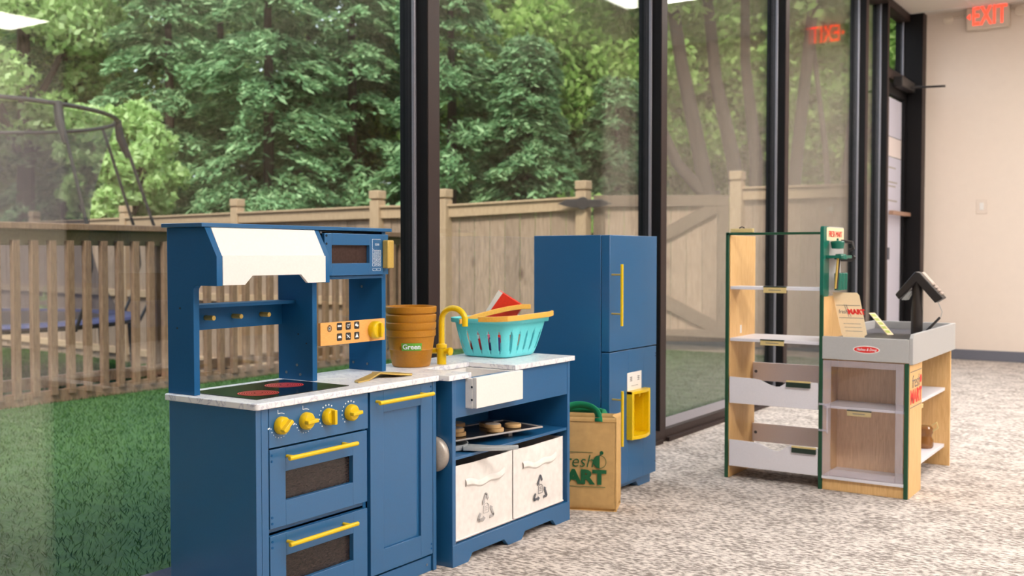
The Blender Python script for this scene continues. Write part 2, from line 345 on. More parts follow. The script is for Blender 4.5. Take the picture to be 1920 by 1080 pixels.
for z0, z1, mt, nm in ((1.71, 2.0, 'paper', 'a blank white paper sheet taped high on the exit door glass'), (1.56, 1.705, 'mauve', 'a tan paper band taped between white sheets on the exit door'), (.27, 1.555, 'paper', 'a long white paper notice covering the lower exit door glass')):
    p = box('paper_sheet', M[mt], None, -1.9925, -1.9915, 8.00, 8.46, z0, z1, 0); tag(p, nm, 'paper')
    if z1 == 1.555:
        q = MB()
        for k, zz in enumerate((1.47, 1.36, 1.33, 1.22)): q.box(-1.9914, -1.9911, 8.08, 8.30+.05*(k % 2), zz, zz+.012)
        q.build('faint_writing', M['faint'], p)
# ceiling lights
def panel(x, y, first=[None]):
    if first[0] is None:
        o = thing('ceiling_light', 'flush rectangular ceiling light panel', 'light', (x, y, ZC), 'ceiling light panels')
        f = MB(); 
        for a, b, c, e in ((-.61, .61, -.305, -.285), (-.61, .61, .285, .305), (-.61, -.59, -.285, .285), (.59, .61, -.285, .285)): f.box(x+a, x+b, y+c, y+e, ZC-.012, ZC-.004)
        f.build('frame', M['white'], o); box('diffuser', M['lamp'], o, x-.59, x+.59, y-.285, y+.285, ZC-.010, ZC-.006, 0); first[0] = o; return o
    s0 = first[0]; c = s0.copy(); COL.objects.link(c); c.location = (x, y, ZC)
    for ch in s0.children: k = ch.copy(); COL.objects.link(k); k.parent = c
    return c
LT = [(.9, 5.0), (-.95, 6.86), (.2, 1.5), (1.5, 1.5), (2.3, 4.1), (3.3, 2.9), (-.3, 5.65), (4.0, 4.35)]  # unseen panels right of the aisle, mid room and above the stand: added fill
where = ['over the middle of the carpet', 'nearest the exit sign', 'over the aisle in front of the play kitchen', 'added as unseen fill beside the aisle light, one step right', 'added as unseen fill over the right side mid room', 'beside the right wall', 'added as unseen fill above the toy market stand', 'turned lengthwise against the right wall corner']
for (x, y), wn_ in zip(LT, where):
    o = panel(x, y)
    if y > 6 or x == 4.0:      # these two panels burn dimmer
        for ch in o.children:
            if ch.name.startswith('diffuser'):
                ch.data = ch.data.copy(); ch.data.materials[0] = M['lampdim']
    o.rotation_euler[2] = PI/2 if x == 4.0 else 0; o['label'] = 'flush rectangular ceiling light panel ' + wn_; o['group'] = 'ceiling light panels'

# exit sign
e = thing('exit_sign', 'lit red EXIT sign with arrow and two lamp heads high on the far wall', 'sign', (-1.40, 8.62, 2.64))
box('housing', M['exitbox'], e, -1.556, -1.255, 8.60, 8.668, 2.53, 2.698, .006)
text('EXIT', .200, shift(FY(8.598), -1.394, 2.626), M['exitred'], e, bold=.003, sx=.56, spacing=1.08, ext=.001)
s = MB().prism([(-1.552, 2.630), (-1.526, 2.654), (-1.526, 2.606)], FY(8.598), 0, .002); s.build('arrow', M['exitred'], e)
for x, zz in ((-1.68, 2.645), (-1.18, 2.650)):
    h = MB(); h.lathe([(.018, 0), (.030, .035), (.036, .05), (.03, .053), (0, .053)], None, 20, ax=lambda u, v, w, x=x, zz=zz: (x+u, 8.63-w, zz+v*.9-w*.4)); h.build('lamp_head', M['exitbox'], e, 0, True)
    MB().cyl((x, 8.665, zz+.01), (x+(.1 if x < -1.4 else -.1), 8.65, zz+.01), .008).build('lamp_arm', M['exitbox'], e)
o = thing('light_switch', 'small pale rocker light switch plate on the far wall', 'switch', (-1.437, Y_FAR, 1.188))
box('plate', M['plate'], o, -1.478, -1.396, Y_FAR-.006, Y_FAR, 1.13, 1.246, .003); box('rocker', M['white'], o, -1.452, -1.422, Y_FAR-.011, Y_FAR-.006, 1.16, 1.216, .002)

# ================================================================== OUTDOORS
struct(box('ground', M['soil'], None, -40, 12, -20, 45, -.75, -.57, 0))
struct(box('terrace', M['soil'], None, -5.66, -2.10, -6, 11.0, -.62, -.06, 0))
# turf slab
struct(box('turf', M['turf'], None, -5.64, -2.10, -6, 8.6, -.06, -.045, 0))
def quads(name, P, U, V, mat, parent=None):
    n = len(P); v = np.empty((n, 4, 3), np.float32)
    v[:, 0] = P-U; v[:, 1] = P-V*.5+U*.2; v[:, 2] = P+U; v[:, 3] = P+V*.5+U*.2
    me = bpy.data.meshes.new(name); me.vertices.add(n*4); me.vertices.foreach_set('co', v.ravel())
    me.loops.add(n*4); me.loops.foreach_set('vertex_index', np.arange(n*4, dtype=np.int32)); me.polygons.add(n)
    me.polygons.foreach_set('loop_start', np.arange(0, n*4, 4, dtype=np.int32)); me.update(calc_edges=True); me.validate()
    return fin(name, me, mat, parent)
rng = np.random.default_rng(5)
def rvec(n):
    a = rng.normal(size=(n, 3)); return a/np.linalg.norm(a, axis=1)[:, None]
bl = leafmat('grass blades', (34, 62, 22), (52, 84, 32), (82, 112, 52), .2)
n = 90000; P = np.column_stack([rng.uniform(-5.6, -2.12, n), 1+7.5*rng.uniform(0, 1, n)**.9, np.full(n, -.038)])
U = np.column_stack([rng.normal(0, .007, n), rng.normal(0, .007, n), rng.uniform(.007, .014, n)]); V = rvec(n)*.004; V[:, 2] = 0
tag(quads('grass_blade', P, U, V, bl), 'green artificial grass pile outside the window', 'grass', kind='stuff')
n = 60000; P = np.column_stack([rng.uniform(-16, -5.75, n), rng.uniform(2, 8.4, n), np.full(n, -.545)]); U = np.column_stack([rng.normal(0, .02, n), rng.normal(0, .02, n), rng.uniform(.02, .035, n)]); V = rvec(n)*.03
tag(quads('lawn_grass', P, U, V, bl), 'grass of the lower lawn under the trampoline', 'grass', kind='stuff')

struct(MB().add([(-45, 20, -.6), (14, 30, -.6), (14, 42, 3.6), (-60, 32, 3.6), (14, 48, 3.6), (-66, 40, 3.6)], [(0, 1, 2, 3), (3, 2, 4, 5)]).build('ground_bank', M['soil']))
# railing
rl = thing('railing', 'low wooden picket railing with a flat top board along the turf', 'railing', (-5.6, 4.0, -.05))
s = MB(); s.box(-5.67, -5.53, 1.5, 6.72, .962, 1.0); s.build('top_rail', M['rail'], rl, .004)
s = MB(); s.box(-5.62, -5.585, 1.5, 6.72, .872, .962); s.build('upper_rail', M['shadedrail'], rl, .003)  # olive tone has the shade under the top board painted in
s = MB(); s.box(-5.62, -5.585, 1.5, 6.72, .045, .11); s.box(-5.60, -5.56, 1.5, 6.72, -.045, .03); s.build('bottom_rail', M['rail'], rl, .003)
y = 1.62
while y < 6.7:
    MB().box(-5.585, -5.548, y-.021, y+.021, .0, .90).build('picket', M['rail'], rl, .002); y += .1125
for y in (2.0, 4.35, 6.68): MB().box(-5.72, -5.63, y-.045, y+.045, -.55, .962).build('post', M['rail'], rl, .004)

# fence
def fence(name, label, pts, boards=True, cap0=True, rails=True):
    f = thing(name, label, 'fence', (pts[0][0], pts[0][1], pts[0][3]))
    bd = MB(); rs = MB()
    for i in range(len(pts)-1):
        x0, y0, t0, g0 = pts[i]; x1, y1, t1, g1 = pts[i+1]; D = Vector((x1-x0, y1-y0, 0)); LN = D.length; D.normalize(); NN = Vector((D.y, -D.x, 0))
        def seg(mb, a, b, ha, hb, za0, za1, zb0, zb1):
            v = []
            for q, z0, z1 in ((a, za0, za1), (b, zb0, zb1)):
                for h in (ha, hb):
                    p = Vector((x0, y0, 0))+D*q+NN*h; v += [(p.x, p.y, z0), (p.x, p.y, z1)]
            mb.add(v, [(0, 1, 3, 2), (4, 6, 7, 5), (0, 4, 5, 1), (2, 3, 7, 6), (1, 5, 7, 3), (0, 2, 6, 4)])
        q = 0
        while q < LN-.01:
            e_ = min(q+.138, LN); j = random.uniform(-.004, .004); ta = t0+(t1-t0)*q/LN; tb = t0+(t1-t0)*e_/LN; ga = g0+(g1-g0)*q/LN; gb = g0+(g1-g0)*e_/LN
            seg(bd, q, e_, -.03+j, -.012+j, ga+.03, ta-.03, gb+.03, tb-.03); q = e_+.004
        for fr_ in ((.47, .07) if rails else ()): seg(rs, 0, LN, -.012, .028, g0+(t0-g0)*fr_, g0+(t0-g0)*fr_+.085, g1+(t1-g1)*fr_, g1+(t1-g1)*fr_+.085)
        seg(rs, 0, LN, -.012, .03, t0-.10, t0, t1-.10, t1)
        seg(rs, 0, LN, -.05, .05, t0, t0+.02, t1, t1+.02)
    bd.build('board_panel', M['fence'], f); rs.build('rail', M['fpost'], f, .003)
    for i, (x, y, t0, g0) in enumerate(pts):
        if i == 0 and not cap0: continue
        p = MB().box(x-.055, x+.055, y-.055, y+.055, g0-.05, t0+.07).build('post', M['fpost'], f, .004)
        MB().box(x-.048, x+.048, y-.048, y+.048, t0+.07, t0+.085).box(x-.06, x+.06, y-.06, y+.06, t0+.085, t0+.165).build('post_cap', M['fpost'], p, .02)
    return f
fence('privacy_fence', 'long tall board fence stretching behind the trampoline with capped posts', [(-16.72, 8.88, 1.26, -.57), (-13.8, 8.5, 1.26, -.57), (-11.28, 8.17, 1.26, -.57), (-8.87, 7.85, 1.26, -.57), (-6.58, 7.55, 1.26, -.5), (-5.91, 7.72, 1.26, -.3)])
fence('privacy_fence', 'short board fence section between the picket railing end and the gate', [(-5.91, 7.72, 1.26, -.1), (-4.78, 8.35, 1.33, -.06)], cap0=False, rails=False)
fence('privacy_fence', 'board fence section right of the gate, nearest the building', [(-3.56, 9.04, 1.41, -.06), (-1.9, 9.84, 1.45, -.06), (-.9, 11.7, 1.45, -.06)], rails=False)
gt = thing('gate', 'wooden yard gate with diagonal braces and a dark hinge', 'gate', (-4.72, 8.38, 0))
ga, gb = Vector((-4.70, 8.40, 0)), Vector((-3.63, 9.0, 0)); gd = (gb-ga).normalized(); gl_ = (gb-ga).length; gn = Vector((gd.y, -gd.x, 0))
GF = lambda u, v, w: tuple(ga+gd*u+gn*w+Vector((0, 0, v)))
s = MB(); q = 0
while q < gl_-.01: s.prism([(q, .04), (min(q+.138, gl_), .04), (min(q+.138, gl_), 1.36), (q, 1.36)], GF, -.02, 0); q += .142
s.build('board_panel', M['fence'], gt)
s = MB()
for a, b, c, e_ in ((0, gl_, 1.26, 1.36), (0, gl_, .02, .13), (gl_-.10, gl_, .13, 1.26), (0, .1, .13, 1.26)): s.prism([(a, c), (b, c), (b, e_), (a, e_)], GF, 0, .035)
s.build('gate_frame', M['gatew'], gt, .003)
s = MB(); bar2(s, GF, (.1, .70), (gl_-.1, 1.26), .12, 0, .03); bar2(s, GF, (.1, .68), (gl_-.1, .14), .12, 0, .03); s.build('brace', M['gatew'], gt, .003)
s = MB(); s.prism([(-.25, 1.28), (-.12, 1.245), (.12, 1.245), (.25, 1.28), (.16, 1.32), (-.16, 1.32)], shift(GF, -.08, 0), .085, .095); s.prism(circ(-.10, 1.285, .06, 16), GF, .085, .10); s.build('hinge', M['iron'], gt, .004)

# trampoline
TC = Vector((-10.57, 5.57, 0)); TR = 1.78
tp = thing('trampoline', 'round trampoline with a dark safety net behind the picket railing', 'trampoline', (TC.x, TC.y, -.57))
def ringp(r, z, n=48): return [(TC.x+r*math.cos(2*PI*i/n), TC.y+r*math.sin(2*PI*i/n), z) for i in range(n)]
MB().lathe([(0, .17), (1.5, .17), (1.5, .165), (0, .165)], TC, 48).build('jumping_mat', M['trayblk'], tp)
MB().lathe([(1.45, .165), (1.5, .18), (1.80, .18), (1.82, .155), (1.80, .135), (1.45, .16)], TC, 48).build('pad', M['pad'], tp, 0, True)
MB().tube(ringp(1.76, .13), .025, 8, closed=True).build('frame_ring', M['iron'], tp, 0, True)
MB().tube(ringp(1.62, 2.23), .022, 8, closed=True).build('top_ring', M['iron'], tp, 0, True)
nv = MB(); prof = [(1.60, 2.20), (1.50, 1.9), (1.36, 1.4), (1.32, 1.0), (1.42, .6), (1.62, .2)]
nv.lathe(prof+[(1.62, .199)], TC, 48); nv.f = [f for f in nv.f if len(f) == 4]; nv.build('net', M['mesh'], tp, 0, True)
toC = math.atan2(-TC.y, -TC.x)
for k in range(6):
    a = R((7, 57, 80, 180, 240, 305)[k]); c, s_ = math.cos(a), math.sin(a)
    Q = lambda r, z: (TC.x+r*c, TC.y+r*s_, z)
    p = MB().tube([Q(1.62, 2.23), Q(1.70, 2.0), Q(1.86, 1.5), Q(2.02, 1.0), Q(2.04, .7), Q(1.94, .35), Q(1.82, .1)], .017, 8).build('pole', M['iron'], tp, 0, True)
    if k != 2: MB().tube([Q(1.62, 2.25), Q(1.65, 2.05), Q(1.72, 1.85)], [.04, .045, .02], 10).build('foam_sleeve', M['iron'], p, 0, True)
    for da in (-.22, .22):
        ca, sa = math.cos(a+da), math.sin(a+da)
        MB().tube([(TC.x+1.78*ca, TC.y+1.78*sa, .1), (TC.x+1.82*ca, TC.y+1.82*sa, -.54)], .025, 8).build('leg', M['iron'], tp, 0, True)
    MB().tube([(TC.x+1.82*math.cos(a-.22), TC.y+1.82*math.sin(a-.22), -.55), (TC.x+1.82*math.cos(a+.22), TC.y+1.82*math.sin(a+.22), -.55)], .025, 8).build('foot_bar', M['iron'], tp, 0, True)

# trees
LM = dict(ever=leafmat('evergreen spray', (80, 112, 76), (132, 170, 120), (190, 216, 164), .35), maple=leafmat('bright maple leaves', (138, 172, 96), (184, 212, 138), (218, 234, 178), .45),
          decid=leafmat('broad leaves', (104, 138, 66), (156, 188, 98), (204, 224, 146), .5), olive=leafmat('olive leaves', (104, 128, 72), (146, 168, 98), (186, 204, 134), .5))
def evergreen(x, y, z0, h, rad, label, seed, nb=230, per=240):
    global rng; rng = np.random.default_rng(seed)
    t = thing('evergreen_tree', label, 'tree', (x, y, z0), 'evergreens behind the fence')
    MB().tube([(x, y, z0), (x+.05, y, z0+h*.5), (x, y, z0+h*.97)], [.10, .07, .02], 8).build('trunk', M['bark'], t, 0, True)
    PP = []; UU = []; VV = []
    for b in range(nb):
        f = rng.uniform(.02, 1)**.9; az = rng.uniform(0, 2*PI); ln = rad*(1-f*.72)*rng.uniform(.75, 1.15); zb = z0+.3+f*(h-.4)
        k = int(per*(.4+.6*(1-f))); s = rng.uniform(.25, 1, k)**.7; wdt = .32*ln*(1.15-s)+.08
        dx, dy = math.cos(az), math.sin(az); lat = rng.normal(0, 1, k)*wdt*.55
        px = x+dx*s*ln-dy*lat; py = y+dy*s*ln+dx*lat; pz = zb+.12*ln*s-.42*ln*s*s+rng.normal(0, .035, k)-np.abs(lat)*.25
        PP.append(np.column_stack([px, py, pz])); a = az+rng.normal(0, .8, k); sz = rng.uniform(.045, .085, k)
        UU.append(np.column_stack([np.cos(a)*sz, np.sin(a)*sz, -.35*sz+rng.normal(0, .02, k)])); nv_ = rvec(k); nv_[:, 2] *= .5; VV.append(nv_*(sz*1.0)[:, None])
    quads('foliage', np.vstack(PP), np.vstack(UU), np.vstack(VV), LM['ever'], t).location = (-x, -y, -z0)
    return t
def crown(t, blobs, mat, seed, per=300, sz0=.05, name='foliage'):
    global rng; rng = np.random.default_rng(seed); PP = []; UU = []; VV = []
    for (cx, cy, cz, r) in blobs:
        k = int(per); p = rvec(k)*(rng.uniform(.3, 1, k)**.5)[:, None]*r; p[:, 2] *= .7
        PP.append(p+np.array([cx, cy, cz])); sz = rng.uniform(.6, 1.3, k)*sz0; u = rvec(k); UU.append(u*sz[:, None]); v = np.cross(u, rvec(k)); VV.append(v*(1.5*sz)[:, None])
    o = quads(name, np.vstack(PP), np.vstack(UU), np.vstack(VV), mat, t); l = t.location; o.location = (-l.x, -l.y, -l.z); return o
def blobs_ell(cx, cy, cz, rx, ry, rz, n, r, seed):
    g = np.random.default_rng(seed); out = []
    for i in range(n):
        d = g.normal(size=3); d /= np.linalg.norm(d); s = g.uniform(.35, 1)**.5
        out.append((cx+d[0]*rx*s, cy+d[1]*ry*s, cz+d[2]*rz*s, r*g.uniform(.7, 1.3)))
    return out
def decid(x, y, z0, h, rx, rz, mat, label, seed, n=90, r=.42, per=260, sz=.06, name='leafy_tree', group='leafy trees', bark='bark'):
    t = thing(name, label, 'tree', (x, y, z0), group)
    s = MB().tube([(x, y, z0), (x+.1, y, z0+h*.35), (x-.05, y+.1, z0+h*.8)], [.17, .13, .05], 8)
    g = random.Random(seed)
    for k in range(7):
        a = g.uniform(0, 2*PI); zz = z0+h*g.uniform(.3, .6); s.tube([(x, y, zz), (x+math.cos(a)*rx*.4, y+math.sin(a)*rx*.4, zz+h*.12), (x+math.cos(a)*rx*.75, y+math.sin(a)*rx*.75, zz+h*.25)], [.07, .05, .02], 6)
    s.build('trunk', M[bark], t, 0, True)
    crown(t, blobs_ell(x, y, z0+h-rz, rx, rx, rz, n, r, seed), LM[mat], seed, per, sz); return t
# camera-relative ground position helper for the planting plan (plain yard coordinates)
def yard(u, dpt):
    c, s_ = math.cos(R(33.71)), math.sin(R(33.71)); return (-s_*dpt+c*u*dpt, c*dpt+s_*u*dpt)
EV = [(-.43, 17.5, 7.5, 1.9, 'at the far left behind the trampoline'), (-.33, 16.2, 7.5, 1.7, 'just right of the trampoline net'), (-.235, 15.6, 8, 1.8, 'left of centre, behind the play hood'), (-.155, 16.6, 8, 1.9, 'behind the left window mullion side'), (-.06, 15.4, 6.8, 1.5, 'seen left in the second pane'), (.015, 15.0, 4.6, 1.3, 'short and dark, centred in the second pane'), (.10, 17.0, 4.4, 1.4, 'low one behind the gate hinge'), (-.28, 19, 9, 2.2, 'taller and set behind the left ones'), (-.10, 19, 9, 2.2, 'tall, behind the left mullion'), (-.195, 18.6, 8, 1.9, 'in the gap behind the two left of centre')]
for i, (u, dp, h, r_, lb) in enumerate(EV):
    x, y = yard(u, dp); evergreen(x, y, -.57, h, r_, 'dark green feathery evergreen tree, '+lb, 20+i)
x, y = yard(-.375, 14.4); decid(x, y, -.57, 3.62, .74, 1.15, 'maple', 'small bright lime green maple just behind the fence beside the trampoline net', 3, 120, .20, 110, .06, 'maple_tree')
x, y = yard(-.47, 16.5); decid(x, y, -.57, 8.0, 1.5, 2.6, 'maple', 'tall light green tree in the upper left corner', 4, 70, .5, 300, .07)
DC = [(-.50, 22, 9, 2.8, 'behind the trampoline at far left'), (-.02, 19, 8.5, 2.6, 'olive crowned, above the dark evergreen'), (.08, 20, 8.5, 2.6, 'above the gate'), (.17, 21, 9, 2.6, 'behind the leaning trunks'), (.26, 20, 9, 2.5, 'behind the upright slender stems'), (.35, 19, 8.5, 2.4, 'seen through the narrow right panes'), (-.20, 25, 11, 3.2, 'high behind the evergreens'), (.02, 26, 10, 3.2, 'rear one at centre'), (.22, 27, 10, 3.4, 'rear one at right'), (-.38, 26, 11, 3.4, 'rear one at left'), (.44, 20, 9, 2.6, 'beyond the exit door')]
for i, (u, dp, h, r_, lb) in enumerate(DC):
    x, y = yard(u, dp); decid(x, y, -.57, h, r_, h*.44, 'olive' if i in (6, 9, 7) else 'decid', 'broadleaf tree '+lb, 50+i, 200, .60, 300, .075)
for i, (u, dp, lb) in enumerate([(-.40, 15.4, 'under the bright maple'), (-.14, 14.0, 'behind the fence at centre left'), (.05, 13.5, 'behind the gate hinge post'), (.14, 14.6, 'beneath the leaning trunks'), (.30, 14.5, 'behind the right fence section')]):
    x, y = yard(u, dp); t = thing('shrub', 'low leafy shrub '+lb, 'shrub', (x, y, -.57), 'shrubs behind the fence')
    crown(t, blobs_ell(x, y, .4, 1.1, .7, 1.0, 26, .4, 90+i), LM['ever' if i % 2 else 'decid'], 90+i, 220, .06)
# multi-stem trees seen in the right panes
def stems(name, label, base, paths, mat='bark'):
    t = thing(name, label, 'tree', base); s = MB()
    for P_, r0, r1 in paths:
        n_ = len(P_); s.tube([Vector(p) for p in P_], [r0+(r1-r0)*i/(n_-1) for i in range(n_)], 10)
    s.build('trunk', M[mat], t, 0, True); return t
t = stems('forked_tree', 'brown tree forking low into leaning trunks behind the gate', (-5.0, 12.2, -.57),
      [([(-5.05, 12.2, -.57), (-5.1, 12.2, .8), (-5.17, 12.18, 1.6)], 0.173, 0.144), ([(-5.17, 12.18, 1.5), (-5.30, 12.07, 2.3), (-5.45, 11.95, 3.2), (-5.62, 11.88, 4.4), (-5.7, 11.8, 6)], 0.108, 0.058), ([(-5.17, 12.18, 1.5), (-5.5, 11.95, 1.95), (-5.75, 11.8, 2.6), (-5.85, 11.75, 3.6), (-6.0, 11.6, 6)], 0.086, 0.043)])
crown(t, blobs_ell(-5.7, 11.8, 4.8, 1.4, 1.0, 1.2, 40, .45, 31), LM['decid'], 31, 240, .07)
t = stems('forked_tree', 'brown tree splitting into tall upright stems behind the fence gate post', (-4.7, 12.5, -.57),
      [([(-4.85, 12.4, -.57), (-4.85, 12.4, 1.3), (-4.92, 12.35, 2.0), (-5.12, 12.25, 3.0), (-5.25, 12.2, 4.4), (-5.3, 12.2, 6)], 0.122, 0.050), ([(-4.7, 12.5, -.57), (-4.68, 12.5, 2), (-4.80, 12.42, 3.2), (-4.82, 12.4, 6)], 0.101, 0.043),
       ([(-4.55, 12.6, -.57), (-4.45, 12.62, 1.8), (-4.50, 12.6, 3), (-4.42, 12.65, 6)], 0.115, 0.058), ([(-4.45, 12.7, -.57), (-4.25, 12.75, 2), (-4.1, 12.9, 4), (-4.0, 12.9, 6)], 0.094, 0.050)])
crown(t, blobs_ell(-4.7, 12.6, 5.6, 1.5, 1.2, 1.0, 36, .45, 32), LM['decid'], 32, 220, .07)
t = stems('slender_tree', 'pale slender stemmed tree behind the right fence section', (-3.9, 13.3, -.57),
      [([(-3.9, 13.3, -.57), (-3.8, 13.3, 1.8), (-3.6, 13.4, 4), (-3.5, 13.4, 6)], 0.072, 0.036), ([(-3.9, 13.3, 0), (-4.05, 13.25, 2.2), (-4.3, 13.1, 4.5)], 0.050, 0.022), ([(-3.7, 13.3, -.5), (-3.3, 13.6, 2.4), (-3.15, 13.7, 5)], 0.058, 0.029), ([(-3.5, 13.4, .5), (-3.0, 13.8, 2.2), (-2.6, 14.0, 4)], 0.036, 0.022)], 'barkl')
crown(t, blobs_ell(-3.5, 13.5, 5.0, 1.6, 1.2, 1.6, 30, .45, 33), LM['decid'], 33, 200, .07)

# ================================================================== PLAY KITCHEN (stove unit)
K = thing('play_kitchen', 'tall blue toy stove unit with white hood, microwave and yellow handles', 'toy kitchen', (-1.79, 1.81, 0))
s = MB(); s.box(-1.93, -1.65, 1.505, 1.520, 0, .492); s.box(-1.93, -1.65, 2.106, 2.120, 0, .492); s.box(-1.92, -1.67, 1.52, 2.106, .03, .045); s.box(-1.93, -1.92, 1.52, 2.106, 0, .49); s.box(-1.92, -1.665, 1.852, 1.864, .045, .492); s.box(-1.92, -1.70, 1.52, 2.106, .395, .402)
s.box(-1.92, -1.665, 1.52, 1.852, .219, .228)
s.build('body', M['blue'], K, .0012)
box('kick_board', M['blue'], K, -1.665, -1.655, 1.522, 2.104, 0, .040, .001)
# rounded marble top
s = MB().prism(rrect(-1.94, -1.638, 1.497, 2.122, .010), FZ(.493), 0, .0145); s.build('countertop', M['marble'], K, .002)
box('knob_panel', M['blue'], K, -1.662, -1.650, 1.542, 1.856, .406, .491, .001)
box('side_stile', M['blue'], K, -1.662, -1.6505, 1.521, 1.5405, .041, .491, .0008)
def screws(par, pts, fr, r=.0035, mat='screw', name='screw'):
    s = MB()
    for a, b in pts: s.prism(circ(a, b, r, 12), fr, 0, .0012)
    return s.build(name, M[mat], par, 0)
def oven(z0, z1, w0, w1, hz):
    o = MB(); y0, y1 = 1.543, 1.852; a, b = 1.589, 1.803
    for r_ in ((y0, a, z0, z1), (b, y1, z0, z1), (a, b, z0, w0), (a, b, w1, z1)): o.box(-1.662, -1.650, *r_)
    dd = o.build('oven_door', M['blue'], K, .0008)
    box('window_panel', M['ovenwin'], dd, -1.668, -1.663, a-.004, b+.004, w0-.004, w1+.004, 0)
    h = MB().tube([(-1.622, 1.573, hz), (-1.622, 1.789, hz)], .0052, 14); h.cyl((-1.65, 1.592, hz), (-1.622, 1.592, hz), .0035); h.cyl((-1.65, 1.768, hz), (-1.622, 1.768, hz), .0035)
    h.build('handle', M['yellow'], dd, .0015, True)
    screws(dd, [(1.549, z1-.012), (1.549, z1-.025), (1.549, z0+.024), (1.549, z0+.011)], FX(-1.650), .0028, 'blued', 'hinge_screw')
    return dd
oven(.232, .402, .286, .350, .383); oven(.046, .216, .102, .166, .1965)
o = MB(); y0, y1 = 1.864, 2.104
for r_ in ((y0, 1.912, .046, .490), (2.056, y1, .046, .490), (1.912, 2.056, .046, .103), (1.912, 2.056, .437, .490)): o.box(-1.662, -1.650, *r_)
o.box(-1.662, -1.657, 1.912, 2.056, .103, .437)
dd = o.build('cupboard_door', M['blue'], K, .0008)
h = MB().tube([(-1.622, 1.866, .4665), (-1.622, 2.074, .4665)], .0052, 14); h.cyl((-1.65, 1.885, .4665), (-1.622, 1.885, .4665), .0035); h.cyl((-1.65, 2.055, .4665), (-1.622, 2.055, .4665), .0035); h.build('handle', M['yellow'], dd, .0015, True)
screws(dd, [(2.098, .480), (2.098, .468), (2.098, .072), (2.098, .060)], FX(-1.650), .0026, 'blued', 'hinge_screw')
screws(K, [(1.705, .02), (2.085, .02)], FX(-1.655))
for i, (y, ang) in enumerate(((1.574, 38), (1.648, 3), (1.719, 90), (1.793, 3))):
    zc = .452; fr = shift(FX(-1.650), y, zc)
    kb = MB(); kb.lathe([(.0185, 0), (.0195, .002), (.0190, .012), (.0155, .016), (.0150, .0165), (0, .0165)], None, 32, ax=fr); kb = kb.build('knob', M['yellow'], K, 0, True)
    c, s_ = math.cos(R(ang)), math.sin(R(ang)); s = MB(); fr2 = lambda u, v, w, c=c, s_=s_, fr=fr: fr(u*c-v*s_, u*s_+v*c, w)
    s.prism([(-.0165, -.0042), (.0165, -.0042), (.0165, .0042), (-.0165, .0042)], fr2, .015, .0275); s.build('grip', M['yellow'], kb, .0015)
    mk = MB()
    if i < 2:
        for k in range(9): mk.prism(circ(.027*math.cos(R(190+k*17)), .027*math.sin(R(190+k*17)), .0011+.0004*(k < 2), 8), fr, 0, .0005)
        annul(mk, fr, 0, 0, .0255, .0270, w1=.0005, a0=R(62), a1=R(105), n=10); bar2(mk, fr, (-.0065, .025), (-.0065, .034), .0014, 0, .0005); bar2(mk, fr, (-.030, -.002), (-.036, -.004), .003, 0, .0005)
    else:
        for k in range(9): mk.prism(circ(.0265*math.cos(R(60+k*21)), .0265*math.sin(R(60+k*21)), .0021 if k < 4 else .0016, 8), fr, 0, .0005)
    mk.build('dial_mark', M['ink'], K)
# cooktop
ck = box('cooktop', M['black'], K, -1.902, -1.685, 1.540, 1.829, .5075, .5092, .0005)
for cx, cy in ((-1.758, 1.612), (-1.815, 1.745)):
    s = MB()
    for k in range(7): annul(s, shift(FZ(.5094), cx, cy), 0, 0, .011+k*.0052, .011+k*.0052+.0036, w1=.0002)
    annul(s, shift(FZ(.5094), cx, cy), 0, 0, .0001, .008, w1=.0002); s.build('burner_ring', M['ring'], ck)
# tower
XB = -1.938
def curve(cx, cz, r, a0, a1, n=6): return [(cx+r*math.cos(R(a0+(a1-a0)*i/n)), cz+r*math.sin(R(a0+(a1-a0)*i/n))) for i in range(n+1)]
prof = [(XB, .5075), (-1.850, .5075)]+curve(-1.838, .739, .012, 180, 90)+[(-1.773, .751), (-1.773, .815), (-1.811, .879), (XB, .879)]
tw = MB().prism(prof, FS(1.510), 0, .016).build('tower_panel', M['blued'], K, .0008)
prof2 = [(XB, .5075), (-1.820, .5075), (-1.820, .751), (-1.776, .751), (-1.776, .815), (-1.813, .879), (XB, .879)]
mp_ = MB().prism(prof2, FS(1.845), 0, .016).build('tower_panel', M['blued'], K, .0008)
rp = MB().prism([(XB, .5075), (-1.820, .5075), (-1.820, .879), (XB, .879)], FS(2.104), 0, .016).build('tower_panel', M['blued'], K, .0008)
fyL = lambda y: (lambda u, v, w: (u, y-w, v))
screws(mp_, [(-1.91, .525), (-1.862, .522), (-1.873, .545)], fyL(1.845)); screws(mp_, [(-1.84, .60), (-1.868, .622)], fyL(1.845), .002, 'hole', 'screw_hole')
screws(rp, [(-1.922, .527), (-1.872, .525), (-1.890, .733)], fyL(2.104)); screws(tw, [(-1.895, .70), (-1.905, .655)], fyL(1.510), .0022, 'hole', 'screw_hole')
box('top_board', M['blue'], K, -1.945, -1.808, 1.500, 2.132, .8795, .8885, .001)
box('utensil_board', M['blued'], K, -1.935, -1.925, 1.526, 1.845, .645, .698, .0008); box('utensil_shelf', M['blued'], K, -1.935, -1.875, 1.526, 1.845, .698, .706, .0008)
for y in (1.605, 1.687, 1.775): MB().tube([(-1.925, y, .673), (-1.895, y, .673)], [.0058, .0058], 16).build('peg', M['gold'], K, .001, True)
hd = MB().prism([(-1.776, .8160), (-1.784, .8160), (-1.818, .8785), (-1.810, .8785)], FS(1.527), 0, .317).build('hood_top', M['white'], K, .0008)
MB().prism([(1.527, .752), (1.590, .752), (1.612, .772), (1.762, .772), (1.784, .752), (1.844, .752), (1.844, .816), (1.527, .816)], FX(-1.781), 0, .008).build('hood_front', M['white'], K, .0008)
